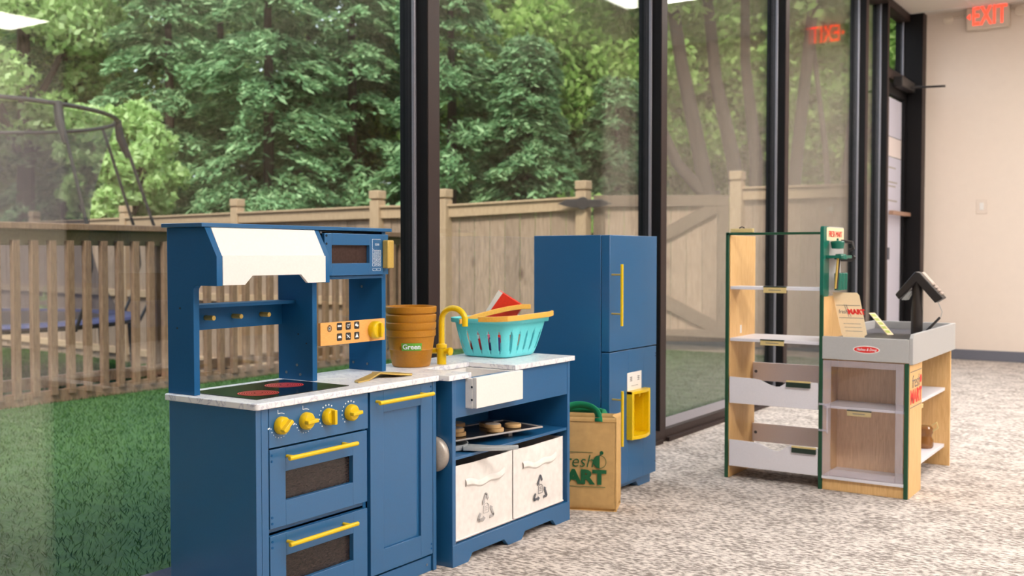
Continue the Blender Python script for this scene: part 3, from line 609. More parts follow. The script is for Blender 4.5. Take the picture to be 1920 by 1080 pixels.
# microwave
box('microwave_shelf', M['blue'], K, XB, -1.815, 1.861, 2.104, .757, .765, .0008); box('microwave_back', M['brown'], K, XB, XB+.006, 1.861, 2.104, .765, .879, 0)
o = MB(); a0, a1, b0, b1 = 1.873, 2.112, .767, .872
for r_ in ((a0, 1.898, b0, b1), (2.038, a1, b0, b1), (1.898, 2.038, b0, .797), (1.898, 2.038, .843, b1)): o.box(-1.814, -1.804, *r_)
md = o.build('microwave_door', M['blue'], K, .0008); box('window_panel', M['brown'], md, -1.820, -1.815, 1.893, 2.042, .790, .850, 0)
fr = FX(-1.804); s = MB()
for q0, q1 in (((2.049, .859), (2.081, .859)), ((2.049, .859), (2.049, .833)), ((2.049, .833), (2.055, .833))): bar2(s, fr, q0, q1, .0009, 0, .0004)
for r_ in range(4):
    for c_ in range(3):
        cx, cz = 2.0535+c_*.0118, .826-r_*.0108; P_ = rrect(cx-.0046, cx+.0046, cz-.0044, cz+.0044, .001, 2)
        for i in range(len(P_)):
            if (Vector(P_[i])-Vector(P_[(i+1) % len(P_)])).length > 1e-5: bar2(s, fr, P_[i], P_[(i+1) % len(P_)], .0007, 0, .0004)
for c_ in range(2):
    P_ = rrect(2.050+c_*.017, 2.064+c_*.017, .777, .783, .001, 2)
    for i in range(len(P_)):
        if (Vector(P_[i])-Vector(P_[(i+1) % len(P_)])).length > 1e-5: bar2(s, fr, P_[i], P_[(i+1) % len(P_)], .0007, 0, .0004)
s.build('keypad', M['ink'], md)
for r_ in range(4):
    for c_ in range(3): text('123456789*0#'[r_*3+c_], .0075, shift(fr, 2.0535+c_*.0118, .826-r_*.0108), M['ink'], md, 'key_digit', ext=.0001)
text('12:00', .008, shift(fr, 2.067, .845), M['ink'], md, 'display_digits', ext=.0001)
box('handle', M['gold'], md, -1.804, -1.784, 2.088, 2.113, .783, .857, .003)
screws(md, [(1.879, .866), (1.879, .846)], fr, .003, 'hole', 'hinge_screw')
screws(K, [(1.8705, .874)], FX(-1.815), .003)
# wooden control panel
cp = box('control_panel', M['orange'], K, -1.819, -1.809, 1.862, 2.1035, .593, .650, .0008); fr = FX(-1.809)
kb = MB().lathe([(.0225, 0), (.023, .003), (.023, .016), (.020, .020), (.019, .0205), (0, .0205)], None, 32, ax=shift(fr, 2.058, .6225)).build('knob', M['yellow'], cp, 0, True)
MB().prism([(2.0545, .604), (2.0615, .604), (2.0615, .641), (2.0545, .641)], FX(-1.7885), 0, .010).build('grip', M['yellow'], kb, .0015)
s = MB(); annul(s, shift(fr, 1.893, .635), 0, 0, .0068, .0084); s.prism(circ(1.893, .635, .0052, 16), fr, 0, .0004)
for zz in (.638, .6115):
    for yy in (1.929, 1.961, 1.993): s.prism(rrect(yy-.0095, yy+.0095, zz-.0095, zz+.0095, .003, 3), fr, 0, .0005)
s.build('button_icon', M['dark'], cp)
s = MB(); F2 = FX(-1.8084)
annul(s, shift(F2, 1.893, .635), 0, 0, .0026, .0036, w1=.0002, n=16)
s.prism([(1.922, .637), (1.936, .637), (1.936, .6415), (1.922, .6415)], F2, 0, .0002); annul(s, shift(F2, 1.960, .638), 0, 0, .003, .0045, w1=.0002, n=16); bar2(s, F2, (1.964, .6405), (1.968, .643), .0016, 0, .0002)
s.prism(circ(1.990, .639, .0032, 12), F2, 0, .0002); s.prism(circ(1.996, .637, .0028, 12), F2, 0, .0002); bar2(s, F2, (1.9935, .634), (1.9935, .645), .0012, 0, .0002)
s.prism([(1.923, .609), (1.936, .609), (1.933, .615), (1.925, .615)], F2, 0, .0002); bar2(s, F2, (1.955, .616), (1.967, .607), .0025, 0, .0002); bar2(s, F2, (1.956, .608), (1.965, .615), .0012, 0, .0002)
s.prism([(1.987, .607), (1.999, .607), (1.993, .618)], F2, 0, .0002); s.build('button_symbol', M['ink'], cp)
# spatula
sp = thing('toy_spatula', 'golden tan toy spatula lying on the stove countertop', 'utensil', (-1.72, 1.97, .5075))
s = MB(); s.prism([(-1.700, 1.878), (-1.722, 1.888), (-1.744, 1.975), (-1.768, 2.005), (-1.785, 2.060), (-1.770, 2.080), (-1.705, 2.090), (-1.690, 2.070), (-1.700, 2.010), (-1.722, 1.985), (-1.712, 1.93)], lambda u, v, w: (u, v, .5078+w+max(0, .012-abs(v-1.99)*.25)), .0, .004); s.build('blade', M['gold'], sp, .001)

# ================================================================== SINK UNIT
S = thing('play_sink_unit', 'low blue toy sink unit with white apron sink and open shelf', 'toy kitchen', (-1.77, 2.45, 0))
X0, X1 = -1.925, -1.621
s = MB(); s.box(X0, X1, 2.150, 2.165, 0, .493); s.box(X0, X1, 2.737, 2.751, 0, .493); s.box(X0, X0+.008, 2.165, 2.737, .03, .493); s.build('side_panel', M['blue'], S, .001)
box('shelf', M['blue'], S, X0+.008, -1.624, 2.165, 2.737, .280, .288, .0008); box('base_board', M['blue'], S, X0+.008, -1.634, 2.165, 2.737, .050, .058, .0008)
MB().prism([(2.1505, 0), (2.219, 0), (2.238, .021), (2.389, .021), (2.411, 0), (2.478, 0), (2.497, .021), (2.648, .021), (2.668, 0), (2.7505, 0), (2.7505, .058), (2.1505, .058)], FX(-1.6335), 0, .0135).build('plinth', M['blue'], S, .0008)
MB().box(-1.633, -1.6225, 2.165, 2.737, .391, .491).build('front_rail', M['blue'], S, .0008)
s = MB(); s.box(-1.940, -1.612, 2.125, 2.222, .493, .507); s.box(-1.940, -1.612, 2.434, 2.766, .493, .507); s.box(-1.940, -1.775, 2.222, 2.434, .493, .507); s.build('countertop', M['marble'], S, .001)
s = MB(); s.box(-1.600, -1.586, 2.210, 2.433, .414, .495); s.box(-1.775, -1.600, 2.210, 2.222, .414, .4925); s.box(-1.775, -1.600, 2.421, 2.433, .414, .4925); s.box(-1.785, -1.775, 2.210, 2.433, .414, .4925); s.box(-1.775, -1.600, 2.222, 2.421, .414, .424)
sk = s.build('sink_basin', M['white'], S, .0012)
screws(sk, [(-1.6015, .470), (-1.6015, .436)], fyL(2.210), .003, 'hole', 'screw_hole'); screws(sk, [(-1.66, .478)], fyL(2.421), .003, 'hole', 'screw_hole')
fc = MB(); fx, fy = -1.802, 2.340
fc.lathe([(.0135, 0), (.0135, .045), (.0155, .047), (.0155, .056), (.010, .058), (.009, .060)], (fx, fy, .5075), 24)
pth = [(fx, fy, .565), (fx, fy, .630)]+[(fx+.042-.042*math.cos(R(a)), fy, .632+.036*math.sin(R(a))) for a in range(15, 166, 15)]+[(fx+.083, fy, .618)]
fc.tube(pth, .0085, 14)
fc.tube([(fx-.028, fy-.006, .545), (fx+.028, fy+.006, .545)], [.0085, .0085], 14); fc.lathe([(.0095, 0), (.0115, .003), (.0115, .009), (0, .011)], None, 16, ax=lambda u, v, w: (fx+.024+w, fy+u, .545+v))
fc.build('faucet', M['yellow'], S, 0, True)
# pot hung at side
pt = thing('toy_pot', 'round steel toy pan hanging in the gap beside the sink unit', 'pan', (-1.668, 2.137, .296))
MB().lathe([(.046, 0), (.047, .004), (.046, .012), (.040, .019), (.026, .0235), (0, .025)], None, 40, ax=lambda u, v, w: (-1.675+u, 2.148-w, .296+v)).build('pan_body', M['steel'], pt, 0, True)
MB().tube([(-1.675, 2.138, .340), (-1.675, 2.138, .43)], [.004, .003], 8).build('pan_handle', M['steel'], pt, 0, True)
# bins
REC = {}
def bin_(y0, y1, label, ink):
    b = thing('fabric_bin', label, 'bin', (-1.76, (y0+y1)/2, .0585), 'white canvas bins in the sink unit'); F = FX(-1.628)
    # sagging front: grid with gentle folds
    n, m = 26, 20; v = []; f = []
    for j in range(m+1):
        for i in range(n+1):
            u = i/n; q = j/m; sag = -.004*math.sin(PI*u)*(q**4); zz = .062+(.202+sag)*q
            wv = .0016*math.sin(u*9+q*5)*math.sin(PI*u)+.0016*math.sin(q*14-u*6)*q*math.sin(PI*u)-.004*math.sin(PI*u)*q**3
            v.append((-1.628+wv, y0+(y1-y0)*u, zz))
    k = len(v); f = [(j*(n+1)+i, j*(n+1)+i+1, (j+1)*(n+1)+i+1, (j+1)*(n+1)+i) for j in range(m) for i in range(n)]
    fp = MB().add(v, f); fp.box(-1.90, -1.631, y0, y0+.003, .062, .262); fp.box(-1.90, -1.631, y1-.003, y1, .062, .262); fp.box(-1.903, -1.90, y0, y1, .062, .262); fp.box(-1.90, -1.631, y0, y1, .060, .063)
    fb = fp.build('fabric_body', M['canvas'], b, 0, True)
    MB().tube([(-1.626, y0+.002, .066), (-1.6255, y1-.002, .066)], .002, 6).build('hem', M['canvas'], b, 0, True)
    # folded handle strap
    n = 16; v = []; c0, c1 = y0+(y1-y0)*.18, y0+(y1-y0)*.86
    for i in range(n+1):
        u = i/n; yy = c0+(c1-c0)*u; dz = -.009*math.sin(PI*u)+.003*math.sin(u*13)
        for zz, xx in ((.221, -1.628), (.216, -1.6245), (.206, -1.6235), (.200, -1.628)): v.append((xx+.0008*math.sin(u*17), yy, zz+dz))
    MB().add(v, [(i*4+k, (i+1)*4+k, (i+1)*4+k+1, i*4+k+1) for i in range(n) for k in range(3)]).build('strap', M['canvas'], b, 0, True)
    # recycling triangle print
    cy, cz = y0+(y1-y0)*.52, .125; G = shift(FX(-1.6258), cy, cz); s = MB()
    tri = [(0, .042), (-.036, -.026), (.036, -.026)]
    for k in range(3):
        A = Vector(tri[k]); B = Vector(tri[(k+1) % 3]); Cc = Vector(tri[(k+2) % 3])
        a1 = A.lerp(B, .30); a2 = A.lerp(Cc, .26); w_ = .0075
        bar2(s, G, tuple(A+(B-A)*.03), tuple(a1), w_); bar2(s, G, tuple(A+(Cc-A)*.03), tuple(a2), w_)
        d_ = (a1-A).normalized(); nn = Vector((-d_.y, d_.x)); s.prism([tuple(a1+nn*.0075), tuple(a1-nn*.0075), tuple(a1+d_*.011)], G, 0, .0006)
        s.prism(circ(*(A+(B-A)*.03), w_/2, 10), G, 0, .0006)
    s.build('recycling_mark', ink, b)
    s = MB(); P_ = [(-.012, -.012), (-.012, .008), (-.006, .014), (.004, .014), (.012, .008), (.012, -.012)]
    for i in range(len(P_)): bar2(s, G, P_[i], P_[(i+1) % len(P_)], .0014)
    for zz in (.006, .001, -.004): bar2(s, G, (-.006, zz), (.006, zz), .0013)
    s.build('sheet_mark', ink, b)
bin_(2.168, 2.440, 'white canvas bin with a faint grey recycling mark, left of the pair', M['faint'])
bin_(2.446, 2.720, 'white canvas bin with a dark recycling mark, right of the pair', M['greyink'])
# pan with handle below the tray, tray, cookies
pn = thing('toy_frying_pan', 'grey toy pan with its handle sticking out over the bins', 'pan', (-1.72, 2.24, .2885))
MB().lathe([(0, 0), (.050, 0), (.058, .004), (.062, .018), (.059, .018), (.054, .006), (0, .005)], (-1.715, 2.245, .2885), 36).build('pan_body', M['grey'], pn, 0, True)
MB().prism([(-1.672, 2.262), (-1.660, 2.285), (-1.600, 2.300), (-1.545, 2.345), (-1.538, 2.338), (-1.560, 2.300), (-1.600, 2.262), (-1.650, 2.235)], FZ(.2915), 0, .011).build('pan_handle', M['grey'], pn, .002)
tr = thing('baking_tray', 'dark toy baking tray with a pale rim on the open shelf', 'tray', (-1.75, 2.42, .303))
TP = [(-1.62, 2.588), (-1.70, 2.230), (-1.86, 2.262), (-1.78, 2.62)]
MB().prism(TP, FZ(.308), 0, .003).build('tray_surface', M['trayblk'], tr, .001)
s = MB()
for i in range(4): s.tube([(*TP[i], .3105), (*TP[(i+1) % 4], .3105)], .0028, 8)
s.tube([(*TP[0], .3105), (*TP[0], .3115)], .0028, 8); s.build('tray_rim', M['traye'], tr, 0, True)
s = MB(); s.box(-1.80, -1.78, 2.50, 2.52, .2885, .308); s.box(-1.70, -1.68, 2.50, 2.52, .2885, .308); s.build('tray_foot', M['traye'], tr)
CK = [(-1.742, 2.262, 0, 'choc', 'leftmost, lying flat'), (-1.735, 2.325, 0, 'choc', 'second from the left, under a pale one'), (-1.738, 2.320, 1, 'icing', 'pale topped, stacked on the second from the left'), (-1.80, 2.33, 0, 'choc', 'small one behind the left stack'), (-1.83, 2.45, 0, 'icing', 'farthest back'),
      (-1.685, 2.440, 0, 'cookie', 'under the tallest front stack'), (-1.692, 2.436, 1, 'icing', 'pale, on top of the front stack'), (-1.755, 2.50, 0, 'choc', 'behind the front stack'), (-1.685, 2.530, 0, 'cookie', 'rightmost, plain tan')]
for x, y, lv, tp_, lb in CK:
    c = thing('toy_cookie', 'round toy cookie on the tray, '+lb, 'cookie', (x, y, .3115+lv*.0115), 'toy cookies on the baking tray')
    MB().lathe([(0, 0), (.023, 0), (.0245, .0015), (.0245, .009), (.023, .0108), (0, .0108)], (x, y, .3118+lv*.0112), 28).build('cookie_base', M['cookie'], c, 0, True)
    if tp_ != 'cookie': MB().lathe([(0, 0), (.0215, 0), (.0205, .001), (0, .001)], (x, y, .3227+lv*.0112), 24).build('icing', M[tp_], c, 0, True)

# buckets (nested)
BC = (-1.846, 2.258)
def bucket(i):
    zt = .6755-(0, .0225, .0445, .0655)[i]
    lab = ['topmost of the nested stack, open rim showing', 'second from the top of the nested stack', 'third from the top of the nested stack', 'outermost at the bottom of the stack with a green sticker'][i]
    b = thing('plastic_bucket', 'amber brown plastic bucket, '+lab, 'bucket', (*BC, .5075+(3-i)*.005), 'nested brown buckets')
    rt = .0708-.0006*i; zb = .5080+(3-i)*.0035; rb = .052-.0016*(3-i); H_ = zt-zb
    rm = lambda z: rb+(rt-.002-rb)*((z-zb)/H_)**.62 - (.0 if i == 3 else .0022)
    pr = [(0, zb), (rb-.003, zb), (rb, zb+.003)]+[(rm(zb+H_*k/8)+(0 if k < 8 else 0), zb+H_*k/8) for k in range(1, 8)]
    pr += [(rt-.0012, zt-.018), (rt, zt-.016), (rt+.0006, zt-.002), (rt-.001, zt), (rt-.004, zt-.001), (rt-.005, zt-.02), (rb-.005, zb+.004), (0, zb+.004)]
    pr = [p for k, p in enumerate(pr) if not (2 < k < 10 and p[1] > zt-.019)]
    if i == 3: pr = [(0, zb), (.050, zb), (.053, zb+.003), (.0605, zb+.045), (.0618, zb+.0475), (.0606, zb+.050), (.0655, zt-.019), (.0685, zt-.017), (.0688, zt-.001), (.066, zt), (.0640, zt-.019), (.050, zb+.005), (0, zb+.005)]
    bo = MB().lathe(pr, (*BC, 0), 56).build('bucket_wall', M['bucket'], b, 0, True)
    if i == 3:
        a0 = math.atan2(-BC[1], -BC[0])+.02; CF = lambda u, v, w: (BC[0]+(.0655+w)*math.cos(a0+u/.065), BC[1]+(.0655+w)*math.sin(a0+u/.065), .5655+v+0*w)
        v = []; n = 12
        for k in range(n+1):
            u = -.0285+.057*k/n
            for zz, ww in ((-.0105, -.002), (.0105, .0012)): v.append(CF(u, zz, ww))
        MB().add(v, [(k*2, k*2+2, k*2+3, k*2+1) for k in range(n)]).build('sticker', M['tagreen'], bo)
        text('Green', .019, lambda u, v, w: CF(u, v, .0018+w*.5+v*.12), M['ink'], bo, bold=.0004, ext=.0003, sx=1.0)
for i in range(4): bucket(i)
# basket
BK = thing('shopping_basket', 'turquoise plastic toy shopping basket with orange yellow handles on the sink countertop', 'basket', (-1.815, 2.64, .5075))
def bsec(z):   # rounded rectangle at height fraction
    q = (z-.508)/.115; e_ = .034*q**.8
    return rrect(-1.895-e_*1.0, -1.735+e_*1.15, 2.562-e_*.75, 2.735+e_*.9, .030+.02*q, 8)
def loopat(z, off=0):
    P_ = bsec(z); c = Vector((-1.815, 2.648)); return [tuple(Vector(p)+(Vector(p)-c).normalized()*off)+(z,) for p in P_]
levels = [.508, .512, .520, .530, .540, .550, .560, .570, .580, .588, .600, .612, .622]
rings = [loopat(z, -.006 if i == 0 else 0) for i, z in enumerate(levels)]; n = len(rings[0]); FN = []
s = MB(); dense = 4
def dens(r):
    out = []
    for i in range(len(r)):
        a = Vector(r[i]); b = Vector(r[(i+1) % len(r)]); m_ = max(1, int((b-a).length/.0040)) ; out.append((a, b))
    return out
# resample every ring to NS points by angle
NS = 220
def resamp(r):
    c = Vector((-1.815, 2.648)); P_ = [Vector(p) for p in r]; L_ = [0]
    for i in range(len(P_)): L_.append(L_[-1]+(P_[(i+1) % len(P_)]-P_[i]).length)
    out = []
    for k in range(NS):
        t_ = L_[-1]*k/NS; i = max(j for j in range(len(P_)) if L_[j] <= t_+1e-12); d_ = L_[i+1]-L_[i]
        out.append(P_[i].lerp(P_[(i+1) % len(P_)], (t_-L_[i])/d_ if d_ > 1e-9 else 0))
    return out
RG = [resamp(r) for r in rings]
v = [tuple(p) for r in RG for p in r]; f = []
for j in range(len(RG)-1):
    for k in range(NS):
        zz = levels[j]; slot = (k % 11) in (0, 1, 2) and 2 <= j <= 8
        if (k % 11) in (0, 2) and j in (2, 8): slot = False
        if not slot: f.append((j*NS+k, j*NS+(k+1) % NS, (j+1)*NS+(k+1) % NS, (j+1)*NS+k))
f.append(tuple(range(NS))[::-1]); s.add(v, f)
bb = s.build('basket_wall', M['aqua'], BK, 0, True); sm = bb.modifiers.new('solid', 'SOLIDIFY'); sm.thickness = .0022
s = MB().tube([tuple(p) for p in resamp(loopat(.624, .001))][::4], .0035, 8, closed=True)
lip = MB(); a_ = resamp(loopat(.622, 0)); b_ = resamp(loopat(.626, .010)); c_ = resamp(loopat(.613, .012))
v = [tuple(p) for r in (a_, b_, c_) for p in r]; lip.add(v, [(j*NS+k, j*NS+(k+1) % NS, (j+1)*NS+(k+1) % NS, (j+1)*NS+k) for j in range(2) for k in range(NS)])
lp = lip.build('basket_rim', M['aqua'], BK, 0, True); sm = lp.modifiers.new('solid', 'SOLIDIFY'); sm.thickness = .002
def strap(path, w_, th, name):
    # flat band: rectangular section
    P_ = [Vector(p) for p in path]; v = []
    for i, p in enumerate(P_):
        for dz in (-w_/2, w_/2):
            d_ = (P_[min(i+1, len(P_)-1)]-P_[max(i-1, 0)]); d_.z = 0; d_.normalize(); nn = Vector((d_.y, -d_.x, 0))*th/2
            v += [tuple(p+nn+Vector((0, 0, dz))), tuple(p-nn+Vector((0, 0, dz)))]
    f = []
    for i in range(len(P_)-1):
        a = i*4; b = a+4
        for q0, q1 in ((0, 1), (1, 3), (3, 2), (2, 0)): f.append((a+q0, a+q1, b+q1, b+q0))
    f += [(0, 1, 3, 2), tuple(len(P_)*4-4+k for k in (0, 2, 3, 1))]
    return MB().add(v, f).build(name, M['handle'], BK, .0015)
strap([(-1.795, 2.512, .626), (-1.735, 2.512, .628), (-1.700, 2.525, .630), (-1.682, 2.56, .632), (-1.676, 2.63, .634), (-1.676, 2.72, .636), (-1.69, 2.76, .637)], .016, .008, 'handle')
strap([(-1.872, 2.52, .616), (-1.850, 2.57, .629), (-1.820, 2.62, .642), (-1.790, 2.665, .652), (-1.765, 2.70, .657), (-1.745, 2.72, .657)], .015, .008, 'handle')
cd = thing('toy_food_carton', 'red toy food box with a white corner sticking up out of the basket', 'box', (-1.83, 2.64, .58))
# tilted box: corner pointing up
ex = Vector((.62, .30, -.42)).normalized(); ez = Vector((.42, .20, .72)); ez = (ez-ex*ez.dot(ex)).normalized(); ey = ez.cross(ex); cc = Vector((-1.826, 2.694, .6385))
CB = lambda u, v, w: tuple(cc+ex*u+ez*v+ey*w)
MB().prism([(-.050, -.090), (.040, -.090), (.040, .050), (-.050, .050)], CB, -.014, .014).build('carton', M['tomato'], cd, .001)
MB().prism([(-.0505, -.03), (-.040, -.03), (-.034, .0505), (-.0505, .0505)], CB, -.0143, -.0138).build('white_edge', M['white'], cd); MB().prism([(-.0505, -.03), (-.040, -.03), (-.034, .0505), (-.0505, .0505)], CB, .0138, .0146).build('white_edge', M['white'], cd)
MB().prism([(-.02, -.075), (.02, -.075), (.02, -.045), (-.02, -.045)], CB, .0141, .0146).build('yellow_print', M['yellow'], cd); MB().prism([(-.02, -.075), (.02, -.075), (.02, -.045), (-.02, -.045)], CB, -.0146, -.0141).build('yellow_print', M['yellow'], cd)
for (x, y, z, w_, h_, mt, lb, rz) in ((-1.855, 2.582, .512, .036, .070, 'red', 'small red toy food packet leaning at the left inside the basket', .1), (-1.822, 2.585, .512, .030, .064, 'pinkp', 'pink and white toy food packet inside the basket', -.08), (-1.790, 2.586, .512, .030, .056, 'purple', 'purple toy food packet inside the basket', .05)):
    if mt == 'pinkp': mm = plain('pink print', (222, 96, 118), .5, var=.5, scale=60)
    elif mt == 'purple': mm = plain('purple print', (82, 50, 120), .5, var=.4, scale=60)
    else: mm = M['red']
    o = thing('toy_food_packet', lb, 'packet', (x, y, z), 'toy food packets in the basket')
    MB().box(x-w_/2, x+w_/2, y-.006, y+.012, z, z+h_).build('packet', mm, o, .002); MB().box(x-w_/2+.002, x+w_/2-.002, y-.0065, y-.006, z+h_*.72, z+h_*.9).build('label_band', M['white'], o)

# ================================================================== FRIDGE
Fr = thing('play_fridge', 'blue toy refrigerator with two doors and a yellow water dispenser', 'toy fridge', (-1.79, 3.215, 0))
box('body', M['blue'], Fr, -1.938, -1.674, 3.042, 3.392, .030, .884, .0015)
MB().prism([(3.046, 0), (3.105, 0), (3.122, .020), (3.268, .020), (3.288, 0), (3.378, 0), (3.378, .036), (3.046, .036)], FX(-1.69), 0, .035).build('plinth', M['blue'], Fr, .001)
box('rear_foot', M['blue'], Fr, -1.93, -1.90, 3.05, 3.38, 0, .03, .001)
u = box('upper_door', M['blue'], Fr, -1.671, -1.640, 3.042, 3.396, .495, .884, .0015); l = MB()
for r_ in ((3.042, 3.177, .036, .491), (3.293, 3.394, .036, .491), (3.177, 3.293, .036, .194), (3.177, 3.293, .341, .491)): l.box(-1.671, -1.640, *r_)
l = l.build('lower_door', M['blue'], Fr, .0012)
s = MB().tube([(-1.602, 3.056, .582), (-1.602, 3.056, .787)], .0050, 14); s.build('handle', M['yellow'], u, .001, True)
for zz in (.622, .752): MB().cyl((-1.64, 3.056, zz), (-1.603, 3.056, zz), .003).build('handle_post', M['gold'], u)
s = MB().tube([(-1.602, 3.062, .18), (-1.602, 3.062, .365)], .0050, 14); s.build('handle', M['yellow'], l, .001, True)
for zz in (.215, .335): MB().cyl((-1.64, 3.062, zz), (-1.603, 3.062, zz), .003).build('handle_post', M['gold'], l)
ya, yb, za, zb = 3.166, 3.304, .184, .350
ds = MB(); ds.box(-1.640, -1.618, ya, ya+.013, za, zb); ds.box(-1.640, -1.618, yb-.013, yb, za, zb)
def arc_slab(z0, z1, depth):
    n = 12; top = [(ya+(yb-ya)*i/n, .020+depth*math.sin(PI*i/n)) for i in range(n+1)]
    ds.prism([(ya, 0)]+top+[(yb, 0)], lambda u, v, w: (-1.640+v, u, z0+w), 0, z1-z0)
arc_slab(za, za+.012, .014); arc_slab(zb-.010, zb, .008)
ds.box(-1.6725, -1.6712, ya+.012, yb-.012, za+.011, zb-.010); ds.box(-1.671, -1.64, ya+.0115, ya+.0135, za+.011, zb-.01); ds.box(-1.671, -1.64, yb-.0135, yb-.0115, za+.011, zb-.01); ds.box(-1.671, -1.64, ya+.012, yb-.012, za+.010, za+.0125); ds.box(-1.671, -1.64, ya+.012, yb-.012, zb-.0105, zb-.0085)
ds = ds.build('dispenser', M['yellow'], l, .001)
MB().lathe([(.006, 0), (.004, -.014), (.0, -.016)], (-1.628, 3.235, .341), 12).build('nozzle', M['yellow'], ds, 0, True)
cdn = box('dispenser_card', M['white'], l, -1.6395, -1.638, 3.167, 3.274, .350, .413, .0006); G = FX(-1.6378)
s = MB()
for cx in (3.194, 3.250):
    for k in range(3): bar2(s, G, (cx-.009, .384+k*.006), (cx+.009, .384+k*.006), .002, 0, .0003)
    bar2(s, G, (cx, .382), (cx, .399), .002, 0, .0003)
bar2(s, G, (3.196, .366), (3.246, .366), .0012, 0, .0003); s.build('card_print', M['greyink'], cdn)
screws(l, [(3.388, .075), (3.388, .455), (3.388, .465)], FX(-1.64), .002, 'hole', 'screw_hole')

# ================================================================== BAG
bw, bd_, bh = .275, .125, .300; p0 = Vector((-1.544, 2.912, 0)); dl = Vector((-.930, -.368, 0)).normalized(); nb = Vector((-dl.y, dl.x, 0)); nb = nb if nb.y < 0 else -nb
BG = thing('paper_shopping_bag', 'tan reusable shopping bag with green handles and Fresh Mart print beside the fridge', 'bag', (p0.x, p0.y, 0))
BF = lambda u, v, w: tuple(p0+dl*(bw-u)+nb*w+Vector((0, 0, v)))       # u from left edge to right edge of the front
v = []; f = []; n, m = 24, 24
def face(fr, n, m, amp, seed):
    v = []; 
    for j in range(m+1):
        for i in range(n+1):
            a = i/n; b = j/m; d_ = amp*(math.sin(a*7+seed+b*3)*math.sin(b*8+seed*2)+.5*math.sin(a*15-b*11))*math.sin(PI*a)**.5
            v.append(fr(a, b, d_))
    return v, [(j*(n+1)+i, j*(n+1)+i+1, (j+1)*(n+1)+i+1, (j+1)*(n+1)+i) for j in range(m) for i in range(n)]
rb_ = lambda b: max(0, 1-(b/.07))**2*.012     # rounded bottom tuck
s = MB()
v, f = face(lambda a, b, d_: BF(bw*a, bh*b, -rb_(b)*.6+d_*.0025/.0025), 26, 26, .0018, 1.0); s.add(v, f)
v, f = face(lambda a, b, d_: BF(bw*(1-a), bh*b*.985, -bd_+d_), 20, 20, .0015, 2.3); s.add(v, f)
v, f = face(lambda a, b, d_: tuple(Vector(BF(bw-rb_(b)+(-.020*math.sin(PI*a)*(b**1.2)), bh*b, -bd_*a))+Vector((d_, 0, 0))), 16, 20, .001, .4); s.add(v, f)
v, f = face(lambda a, b, d_: BF(0+rb_(b)+.020*math.sin(PI*a)*(b**1.2), bh*b, -bd_*(1-a)), 16, 20, .001, 1.4); s.add(v, f)
s.add([BF(0, .001, 0), BF(bw, .001, 0), BF(bw, .001, -bd_), BF(0, .001, -bd_)], [(0, 1, 2, 3)])
bo = s.build('bag_body', M['burlap'], BG, 0, True); sm = bo.modifiers.new('solid', 'SOLIDIFY'); sm.thickness = .0012
s = MB(); s.tube([BF(0, bh-.012, .0015), BF(bw, bh-.012, .0015)], .0015, 6); s.tube([BF(bw-.002, .02, 0), BF(bw-.001, bh, 0)], .0022, 6); s.tube([BF(bw-.003, .02, -bd_), BF(bw-.002, bh, -bd_)], .002, 6); s.build('seam', M['burlap'], BG, 0, True)
for w_ in (.004, -bd_-.002):
    P_ = []; cu = bw*.57
    for k in range(15):
        a = PI*k/14; P_.append((cu-.062*math.cos(a), bh-.004+(.042 if w_ > 0 else .008)*math.sin(a)**.8))
    v = []; 
    P_ = [(cu-.062, bh-.055)]+P_+[(cu+.062, bh-.055)] if w_ < 0 else [(cu-.062, bh-.012)]+P_+[(cu+.062, bh-.012)]
    for i, (a, b) in enumerate(P_):
        d_ = Vector(P_[min(i+1, len(P_)-1)])-Vector(P_[max(i-1, 0)]); d_.normalize(); nn = Vector((-d_.y, d_.x))*.012
        lean = w_-.028*max(0, (b-bh))/.05*(1 if w_ > 0 else -1)
        for q in (-1, 1): v.append(BF(a+nn.x*q, b+nn.y*q, lean+.012*q*(1 if bh < b else 0)))
    hh = MB().add(v, [(i*2, i*2+2, i*2+3, i*2+1) for i in range(len(P_)-1)]).build('handle', M['gtex'], BG, 0, True); sm = hh.modifiers.new('solid', 'SOLIDIFY'); sm.thickness = .002
G = lambda u, v, w: BF(u, v, w+.0032)
text('fresh', .058, shift(G, .148, .158), M['inkgreen'], BG, 'fresh_lettering', bold=-.0006, shear=.25, sx=.95, ext=.0004)
text('MART', .060, shift(G, .152, .107), M['inkgreen'], BG, 'mart_lettering', bold=.0032, sx=1.12, ext=.0004)
s = MB(); bar2(s, G, (.03, .188), (.200, .188), .0016); bar2(s, G, (.03, .078), (.240, .078), .0016)
s.prism(circ(.222, .159, .021, 14, PI/2, 1.5*PI)+[(.222, .138)], G, 0, .0006); annul(s, shift(G, .222, .159), 0, 0, .0195, .0212, n=30); s.prism(circ(.228, .188, .0062, 10), G, 0, .0006); bar2(s, G, (.222, .178), (.228, .188), .003)
s.build('apple_mark', M['inkgreen'], BG)

# ================================================================== GROCERY STAND
A = thing('toy_market_stand', 'wooden toy market stand with green edges, shelves, bins and a checkout counter', 'toy stand', (-1.13, 3.6, 0))
yf = 3.600
box('side_board', M['ply'], A, -1.455, -1.443, yf+.002, 3.855, 0, .889, .001)
box('green_edge', M['green'], A, -1.459, -1.446, yf-.006, yf+.002, 0, .900, .002)
box('green_edge', M['green'], A, -1.113, -1.099, yf-.006, yf+.002, 0, .690, .002)
box('side_board', M['ply'], A, -1.112, -1.100, yf+.002, 3.835, 0, .672, .001)
MB().box(-1.459, -1.100, yf-.006, yf+.006, .889, .898).build('top_bar', M['green'], A, .002)
for z in (.703, .514): box('shelf', M['shelfw'], A, -1.443, -1.112, yf+.002, 3.850 if z < .6 else 3.70, z-.011, z, .001)
box('side_sticker', M['white'], A, -1.4432, -1.4425, 3.70, 3.715, .525, .555, 0)
